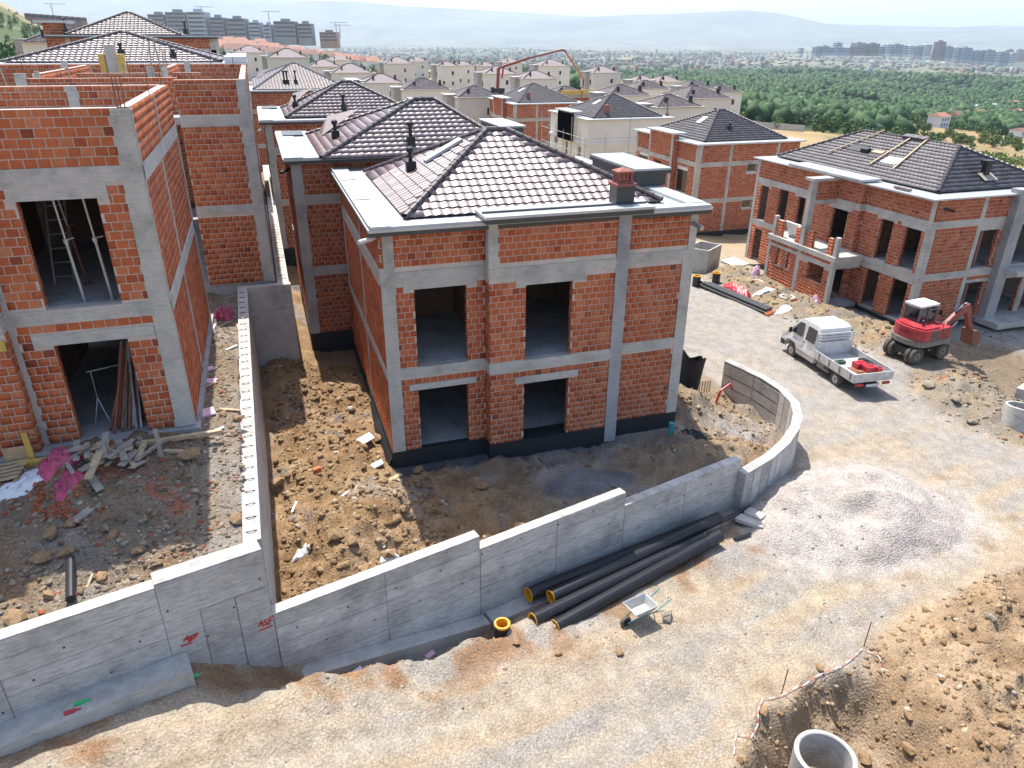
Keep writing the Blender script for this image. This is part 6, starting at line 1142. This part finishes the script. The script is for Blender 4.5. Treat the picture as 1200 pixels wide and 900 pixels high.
M['canopy']=leafmat('forest_canopy',[(0,(.013,.042,.010)),(.5,(.024,.066,.016)),(.85,(.038,.088,.022)),(1,(.065,.115,.032))]); M['leaf']=leafmat('bush_foliage',[(0,(.07,.11,.025)),(.5,(.12,.175,.04)),(1,(.18,.22,.06))]); M['bark']=simple('bark',(.09,.07,.05),.9,var=.25)
def leaves(cx,cy,cz,rx,rz,n,s,rg):
    """leaf-clump quads through an ellipsoid crown, denser at its skin"""
    d=rg.normal(size=(n,3)); d/=np.linalg.norm(d,axis=1)[:,None]; rad=rg.random(n)**.45; lob=1+.22*np.sin(3*np.arctan2(d[:,1],d[:,0])+rg.uniform(0,6))+.15*np.sin(5*d[:,2]*3+rg.uniform(0,6))
    c=np.stack([cx+d[:,0]*rx*rad*lob,cy+d[:,1]*rx*rad*lob,cz+d[:,2]*rz*rad],-1); u=rg.normal(size=(n,3)); u/=np.linalg.norm(u,axis=1)[:,None]; v=np.cross(u,rg.normal(size=(n,3))); v/=np.linalg.norm(v,axis=1)[:,None]
    ss=s*rg.uniform(.6,1.4,(n,1)); return np.stack([c-u*ss,c-v*ss*.7,c+u*ss,c+v*ss*.7],1)
rg=np.random.default_rng(3)
def forest(name,label,pts,hmin,hmax,nl,mat,tri=False):
    VV=[]; Z=G(pts[:,0],pts[:,1])
    for (x,y),z in zip(pts,Z):
        h=rg.uniform(hmin,hmax); VV.append(leaves(x,y,z+h*.55,h*rg.uniform(.32,.46),h*.52,nl,h*(.085 if nl>150 else (.11 if nl>50 else (.12 if nl>30 else .2))),rg).reshape(-1,3))
    V=np.concatenate(VV); o=link(name,npmesh(name,V,np.arange(len(V)).reshape(-1,4),mat),None,False,'stuff'); tag(o,label,'trees'); return o
def sect(n,a0,a1,r0,r1,test=None,pw=.5):
    a=np.radians(rg.uniform(a0,a1,n))+YAW; r=r0+(r1-r0)*rg.random(n)**pw; x=CAM[0]+r*np.sin(a); y=CAM[1]+r*np.cos(a); k=np.ones(n,bool) if test is None else test(x,y,r,np.degrees(a-YAW)); return np.stack([x[k],y[k]],-1)
edge=lambda az: np.interp(az,[2,8,13,16,20,24,28,34,44],[420,330,305,300,300,290,245,190,150])
gap=lambda x,y: fbm(x,y,120,3,41)<.34
forest('forest_edge','bright green mixed trees along the near edge of the forest',sect(1000,9,44,120,520,lambda x,y,r,a:(r>edge(a))&(r<edge(a)+np.interp(a,[20,27],[70,40]))&(a<27)),3.,6.5,190,M['forest'])
def canopy(name,label,pts,smin,smax,tall):
    """closed canopy: one irregular crown per tree"""
    n=len(pts); S=rg.uniform(smin,smax,n); P=np.stack([pts[:,0],pts[:,1],G(pts[:,0],pts[:,1])+S*tall*.75],-1); v=IV[None]*(1+rg.uniform(-.45,.4,(n,12,1)))*np.stack([S*rg.uniform(.8,1.25,n),S*rg.uniform(.8,1.25,n),S*tall*rg.uniform(.8,1.3,n)],-1)[:,None]+P[:,None]
    o=link(name,npmesh(name,v.reshape(-1,3),(IF[None]+12*np.arange(n)[:,None,None]).reshape(-1,3),M['canopy']),None,False,'stuff'); tag(o,label,'trees')
canopy('forest','dense green forest filling the valley',sect(30000,3,46,330,1500,lambda x,y,r,a:(r>edge(a)+30)&(fbm(x,y,120,3,41)<.6)&~((a>27)&(r<520)&(a<42)),.62),1.9,4.2,1.15)
canopy('far_forest','distant forest canopy below the city blocks',sect(11000,-1,46,1300,2250,lambda x,y,r,a:gap(x,y)&(r<1350+np.interp(a,[-1,8,20,40],[150,500,720,850]))),3.5,6.5,1.1)
forest('scattered_trees','scattered green trees in the dry strip beyond the villas',sect(420,-22,6,330,620,lambda x,y,r,a:fbm(x,y,60,3,43)>-.1),3,6,70,M['forest'])
forest('hillside_scrub','green scrub covering the hillside on the left',np.concatenate([sect(700,-44,-29,130,330,lambda x,y,r,a:fbm(x,y,45,3,44)>-.02),sect(900,-46,-28,380,1000,lambda x,y,r,a:fbm(x,y*.6,110,4,24)<.02)]),2.5,5,60,M['forest'])
forest('valley_scrub','low green scrub below the village houses',sect(900,26,44,190,330,lambda x,y,r,a:fbm(x,y,25,3,47)>-.15),1.5,3.2,60,M['leaf'])
forest('village_trees','garden trees between the village houses',sect(260,26,44,330,520,lambda x,y,r,a:fbm(x,y,25,3,48)>.05),3,5.5,90,M['forest'])
# single bushes beside the dirt road on the right
protos=[]
for k in range(3): protos.append(leaves(0,0,1.5,1.55,1.45,620,.24,np.random.default_rng(50+k)).reshape(-1,3))
pm=[npmesh('crown',P,np.arange(len(P)).reshape(-1,4),M['leaf']) for P in protos]
tm=MB().tube([(0,0,-.3),(.05,0,.8),(.1,.05,1.6)],[.09,.07,.04],7).tube([(.05,0,.8),(.5,.2,1.6)],[.05,.03],6).tube([(.05,0,.7),(-.4,-.3,1.5)],[.05,.03],6).mesh('trunk',M['bark'])
for i in range(30):
    f=i/29; px=1012+f*186+random.uniform(-4,4); py=151+f*27+random.uniform(-10,1); p=hit(px,py,190.); z=gz(p[0],p[1]); s=random.uniform(.85,1.7)
    t=thing('bush','leafy green bush in the row beyond the dirt road','bush',(p[0],p[1],z),random.uniform(0,6.28),'bushes beyond the dirt road'); t.scale=(s,s,s*random.uniform(.8,1.05)); t.matrix_basis=Matrix.LocRotScale(t.location,t.rotation_euler,t.scale)
    link('crown',pm[i%3],t,False); link('trunk',tm,t,False)
# dry grass tufts on the slope
# ------------------------------------------------------------------ grey block wall in the dry field
for i in range(9):
    a=onz(862+i*9.2,127.5+i*1.1,-12); b=onz(862+(i+1)*9.2,128.2+i*1.1,-12); z=min(gz(*a[:2]),gz(*b[:2])); t=solo(MB().bar((a[0],a[1],z+.8),(b[0],b[1],z+.8),.3,3.6-.1*i),'block_wall',M['stone'],'grey stepped block wall segment at the edge of the dry field','wall','stepped field wall')
# ------------------------------------------------------------------ village houses in the valley
M['redroof']=simple('red_roof_tiles',(.30,.135,.09),.8,var=.2,scale=.8); M['brownroof']=simple('brown_roof_tiles',(.17,.08,.06),.8,var=.2,scale=.8); M['bluewall']=simple('pale_blue_wall',(.55,.62,.68),.85,var=.05); M['whitewall']=simple('white_wall',(.68,.68,.66),.85,var=.05); M['ridgeblock']=simple('ridge_facade',(.25,.265,.275),.8,var=.12,scale=.05); M['greyblock']=simple('grey_facade',(.42,.43,.44),.8,var=.1,scale=.05); M['brownblock']=simple('brown_facade',(.28,.20,.17),.8,var=.15,scale=.05); M['bluegrey']=simple('blue_grey_facade',(.34,.39,.45),.6,var=.1,scale=.05); M['darkglass']=simple('window_band',(.06,.07,.085),.35,var=.2,scale=.1)
def gable(px,py,D,w_,d_,h,rh,wall_m,roof_m,label,rot=0,wins=True):
    p=hit(px,py+(h+rh*.5)*FPX/D,D); z=gz(p[0],p[1])-.5; zt=z+.5+h
    t=thing('village_house',label,'house',(p[0],p[1],z),rot+.2,'village houses in the valley')
    part(MB().box(-w_/2,w_/2,-d_/2,d_/2,0,zt-z),'wall',M[wall_m],t,False); H_=zt-z
    part(MB().add([(-w_/2-.4,-d_/2-.4,H_),(w_/2+.4,-d_/2-.4,H_),(w_/2+.4,d_/2+.4,H_),(-w_/2-.4,d_/2+.4,H_),(-w_/2+.6,0,H_+rh),(w_/2-.6,0,H_+rh)],[(0,1,5,4),(1,2,5),(2,3,4,5),(3,0,4),(0,3,2,1)]),'roof',M[roof_m],t,False)
    if wins:
        for k in range(3):
            for q in range(2):
                zz=H_-1.6-2.7*q
                if zz>.8: part(MB().box(-w_*.36+k*w_*.28,-w_*.36+k*w_*.28+1.1,-d_/2-.05,-d_/2+.02,zz-.6,zz+.6),'window',M['darkglass'],t,False)
for a in ((1098,134,395,9,8,6,2,'whitewall','redroof','white village house with broken red roof by the trees'),(1118,131,400,9,8,6,2.4,'whitewall','brownroof','white village house with brown roof in the valley'),(1133,135,385,14,8,4,2,'whitewall','brownroof','long brown roofed village house beside the white one'),(1146,124,400,11,9,7,2.4,'bluewall','redroof','pale blue village house under a bright red roof'),(1145,117,440,11,8,7,1.2,'bluewall','bluewall','flat pale blue village house behind the red roofed one'),(1126,122,450,16,7,4,1,'whitewall','greyblock','long low pale village building with grey roof'),(1107,122,460,9,6,3,1,'whitewall','greyblock','small pale village shed behind the trees'),(1163,116,430,10,8,6,1,'bluewall','greyblock','pale blue village block near the red rooftops'),(1184,113,470,18,9,6,2,'whitewall','redroof','wide village house with long red roof on the slope'),(1190,121,400,10,9,7,1.5,'greyblock','redroof','grey village house with red roof at the picture edge of the village'),(1192,146,260,7,7,4,1.2,'whitewall','brownroof','small white cottage on the bare bank'),(1000,135,330,7,6,3,1.6,'whitewall','brownroof','brown roofed hut sunk among the valley trees'),(1172,119,440,8,7,5,1.6,'brownblock','redroof','brown village house among red roofs'),(874,114,420,9,6,3,1,'whitewall','whitewall','white shed roof poking out of the forest')): gable(*a)
for i in range(16): gable(960+i*14+random.uniform(-5,5),66+i*.45+random.uniform(-1,2.5),1650+random.uniform(-150,150),random.uniform(14,26),12,7,4,random.choice(['whitewall','greyblock']),random.choice(['redroof','redroof','greyblock']),'tiny house at the far rim of the forest below the towers',0,False)
# ------------------------------------------------------------------ apartment towers on the skyline
def tower(px,pyb,pyt,pxw,D,mat,label,grp,rot=.0,name='apartment_tower',dep=None):
    p=CAM+ray(px,pyb)*D; h=(pyb-pyt)/FPX*D*1.02; w_=pxw/FPX*D; z=p[2]; d_=dep or w_*.8; t=thing(name,label,'building',(p[0],p[1],z-8),rot+YAW*-1,grp)
    part(MB().box(-w_/2,w_/2,-d_/2,d_/2,0,h+8),'wall',M[mat],t,False); n=max(3,int(h/4.5))
    for k in range(n):
        zz=8+h*(k+.35)/n; part(MB().box(-w_*.46,w_*.46,-d_/2-.25,-d_/2+.1,zz,zz+h/n*.45),'window_band',M['darkglass'],t,False); part(MB().box(-w_/2-.25,-w_/2+.1,-d_*.42,d_*.42,zz,zz+h/n*.45),'window_band',M['darkglass'],t,False)
    part(MB().box(-w_*.2,w_*.2,-d_*.2,d_*.2,h+8.01,h+8+h*.06+2),'roof_house',M[mat],t,False); return t
for i,(px,pb,pt,w_,mt) in enumerate(((938,63,57,5,'whitewall'),(957,63,56,9,'greyblock'),(965,62,55,10,'bluegrey'),(983,62,56.5,18,'bluegrey'),(981,57,51,8,'greyblock'),(1006,62,55,16,'brownblock'),(1005,58,51,13,'greyblock'),(1021,62.5,52.5,12,'brownblock'),(1031,62.5,56,8,'bluegrey'),(1039,63,53.5,9,'whitewall'),(1049,63,53.5,12,'bluegrey'),(1058,64,54.5,6,'whitewall'),(1065,64,55,9,'whitewall'),(1074,65,55.5,8,'greyblock'),(1083,66,54,10,'whitewall'),(1098,67.5,51,10,'brownblock'),(1108,68,56,9,'greyblock'),(1117,69,57,9,'whitewall'),(1127,70,57.5,13,'bluegrey'),(1136,70,60,7,'whitewall'),(1142,71,61,11,'bluegrey'),(1155,72,60,12,'greyblock'),(1166,73.5,62,8,'whitewall'),(1174,74,62.5,8,'bluegrey'),(1182,74,64,6,'whitewall'),(1191,74.5,63,12,'brownblock'),(1183,62,58.5,6,'brownblock'),(1195,62,58.5,6,'brownblock'))):
    tower(px,pb,pt,w_,2350 if i<25 else 3200,mt,{'whitewall':'pale high rise tower in the skyline row beyond the forest','greyblock':'grey high rise tower in the skyline row beyond the forest','bluegrey':'blue grey glazed tower in the skyline row beyond the forest','brownblock':'brown unfinished tower in the skyline row beyond the forest'}[mt],'skyline towers '+mt,.25)
for i,(px,pb,pt,w_,mt) in enumerate(((190,40,20,18,'ridgeblock'),(213,42,18,22,'ridgeblock'),(237,44,18,20,'bluegrey'),(259,44,23.5,15,'ridgeblock'),(281,43,24.5,20,'ridgeblock'),(302,44,28.5,12,'bluegrey'),(317,46,31,8,'bluegrey'),(337,45,27.5,24,'ridgeblock'),(360,46,30,16,'ridgeblock'),(387,49,39,20,'brownblock'))):
    tower(px,pb,pt,w_,1000,mt,('stepped grey apartment block on the ridge behind the tiled houses' if mt=='ridgeblock' else ('glazed apartment block on the ridge behind the tiled houses' if mt=='bluegrey' else 'unfinished dark concrete frame at the end of the ridge')),'ridge blocks '+mt,.1,'apartment_block',28)
for px,pt in ((318,17),(395,28),(399,31),(241,12),(69,9)):
    p=CAM+ray(px,45)*980; h=(45-pt)/FPX*980; t=thing('tower_crane','thin tower crane standing among the ridge blocks','crane',p,0,'tower cranes'); part(MB().bar(p,p+np.array((0,0,h)),1.,1.),'mast',M['bluegrey'],t); part(MB().bar(p+np.array((-8,0,h)),p+np.array((16,6,h)),.7,.7),'jib',M['bluegrey'],t)
for i in range(46):
    row=i%4; px=255+(i//4)*16+random.uniform(-4,4)+row*5; py=45+row*4+(px-255)*.045; gable(px,py,620-row*45,10,9,5,2.6,'whitewall','redroof' if row<3 else 'brownroof','red roofed terrace house in the rows below the ridge blocks',0,False)
for i in range(10): p=CAM+ray(34+i*7.2,23+i*.55)*640; t=thing('terrace_shell','unfinished brick terrace unit in a long row on the hillside','building',(p[0],p[1],gz(p[0],p[1])-2),-YAW+.5,'hillside terrace row'); z=max(4,p[2]+5-t.location[2]); part(MB().box(-2.6,2.6,-4,4,0,z),'wall',M['brownblock'],t,False); part(MB().box(-2.2,2.2,-4.1,-3.9,z-2.6,z-.8),'window_band',M['darkglass'],t,False)
# ------------------------------------------------------------------ hazy city on the plain
mats=[]; VV=[]; FF=[]
a=np.radians(np.concatenate([rg.uniform(-22,14,5200),rg.uniform(2,44,3600),rg.uniform(-16,6,500)]))+YAW; rr=np.concatenate([rg.uniform(1700,6500,5200),rg.uniform(2300,6000,3600),rg.uniform(900,1700,500)]); x=CAM[0]+rr*np.sin(a); y=CAM[1]+rr*np.cos(a); k=(fbm(x,y,500,3,61)>-.12); x=x[k];y=y[k];rr=rr[k]; z=G(x,y); n=len(x)
h=np.where(rg.random(n)<.08,rg.uniform(10,18,n),rg.uniform(4,7,n)); w1=rg.uniform(7,15,n); w2=rg.uniform(7,12,n); B=np.array([(-1,-1,0),(1,-1,0),(1,1,0),(-1,1,0),(-1,-1,1),(1,-1,1),(1,1,1),(-1,1,1)],float); V=B[None]*np.stack([w1/2,w2/2,h],-1)[:,None]+np.stack([x,y,z],-1)[:,None]
F_=np.array([(4,5,6,7),(0,1,5,4),(1,2,6,5),(2,3,7,6),(3,0,4,7)]); M['city']=stonemat('city_walls',[(0,(.09,.12,.07)),(.42,(.10,.13,.08)),(.46,(.27,.26,.25)),(.6,(.36,.35,.33)),(.62,(.24,.14,.11)),(.85,(.28,.17,.13)),(.9,(.16,.17,.18)),(1,(.22,.24,.26))])
o=link('far_city',npmesh('far_city',V.reshape(-1,3),(F_[None]+8*np.arange(n)[:,None,None]).reshape(-1,4),M['city']),None,False,'stuff'); tag(o,'far city spread across the hazy plain','city')
# ------------------------------------------------------------------ mountains
M['mount']=simple('mountain_slopes',(.13,.135,.10),.95,var=.35,scale=.0012,var2=.2,scale2=.006)
def ridge(name,label,prof,R0,R1,seed):
    az=np.radians(np.arange(-70,70.1,.4)); pxs=600+FPX*np.tan(np.clip(az,-1.2,1.2)); py=np.interp(pxs,[p[0] for p in prof],[p[1] for p in prof]); rs=np.linspace(0,1,14); V=[]
    for i,a_ in enumerate(az):
        for f in rs:
            r_=R0+(R1-R0)*f; hz=CAM[2]+ (46-py[i])/FPX*math.cos(a_)**0*R1*.985; hh=-75+(hz+75)*(f**1.15); xx=CAM[0]+r_*math.sin(a_+YAW); yy=CAM[1]+r_*math.cos(a_+YAW); V.append((xx,yy,hh+fbm(np.array([xx]),np.array([yy]),900,4,seed)[0]*220*f*(1-f)*1.6))
    m=len(rs); F4=[(i*m+j,(i+1)*m+j,(i+1)*m+j+1,i*m+j+1) for i in range(len(az)-1) for j in range(m-1)]
    link(name,npmesh(name,np.array(V),np.array(F4)[:,::-1],M['mount'],True),None,False,'structure')
ridge('mountain_range','',[(-3000,25),(0,28),(250,30),(420,27),(560,29),(640,27),(720,23),(790,21),(840,18.5),(880,22),(930,32),(985,37),(1040,38),(1100,36),(1150,36.5),(1200,38),(1600,36),(4000,40)],8200,11500,71)
ridge('far_mountain_range','',[(-3000,20),(0,16),(330,13),(430,12),(480,16),(560,19),(700,26),(900,30),(960,32),(1060,34),(1110,32.5),(1150,34),(1300,38),(4000,36)],12200,14200,72)
# ------------------------------------------------------------------ haze: pale even air round everything
hm=bpy.data.materials.new('haze'); hm.use_nodes=True; nn=hm.node_tree.nodes; nn.remove(nn['Principled BSDF']); pv=nn.new('ShaderNodeVolumePrincipled'); pv.inputs['Color'].default_value=(.74,.88,1,1); pv.inputs['Density'].default_value=.000085; pv.inputs['Anisotropy'].default_value=.25
hm.node_tree.links.new(pv.outputs[0],nn['Material Output'].inputs['Volume'])
hz=link('haze',MB().box(-26000,26000,-26000,26000,-140,620).mesh('haze',hm),None,False,'stuff'); tag(hz,'pale blue summer haze over the valley','haze')
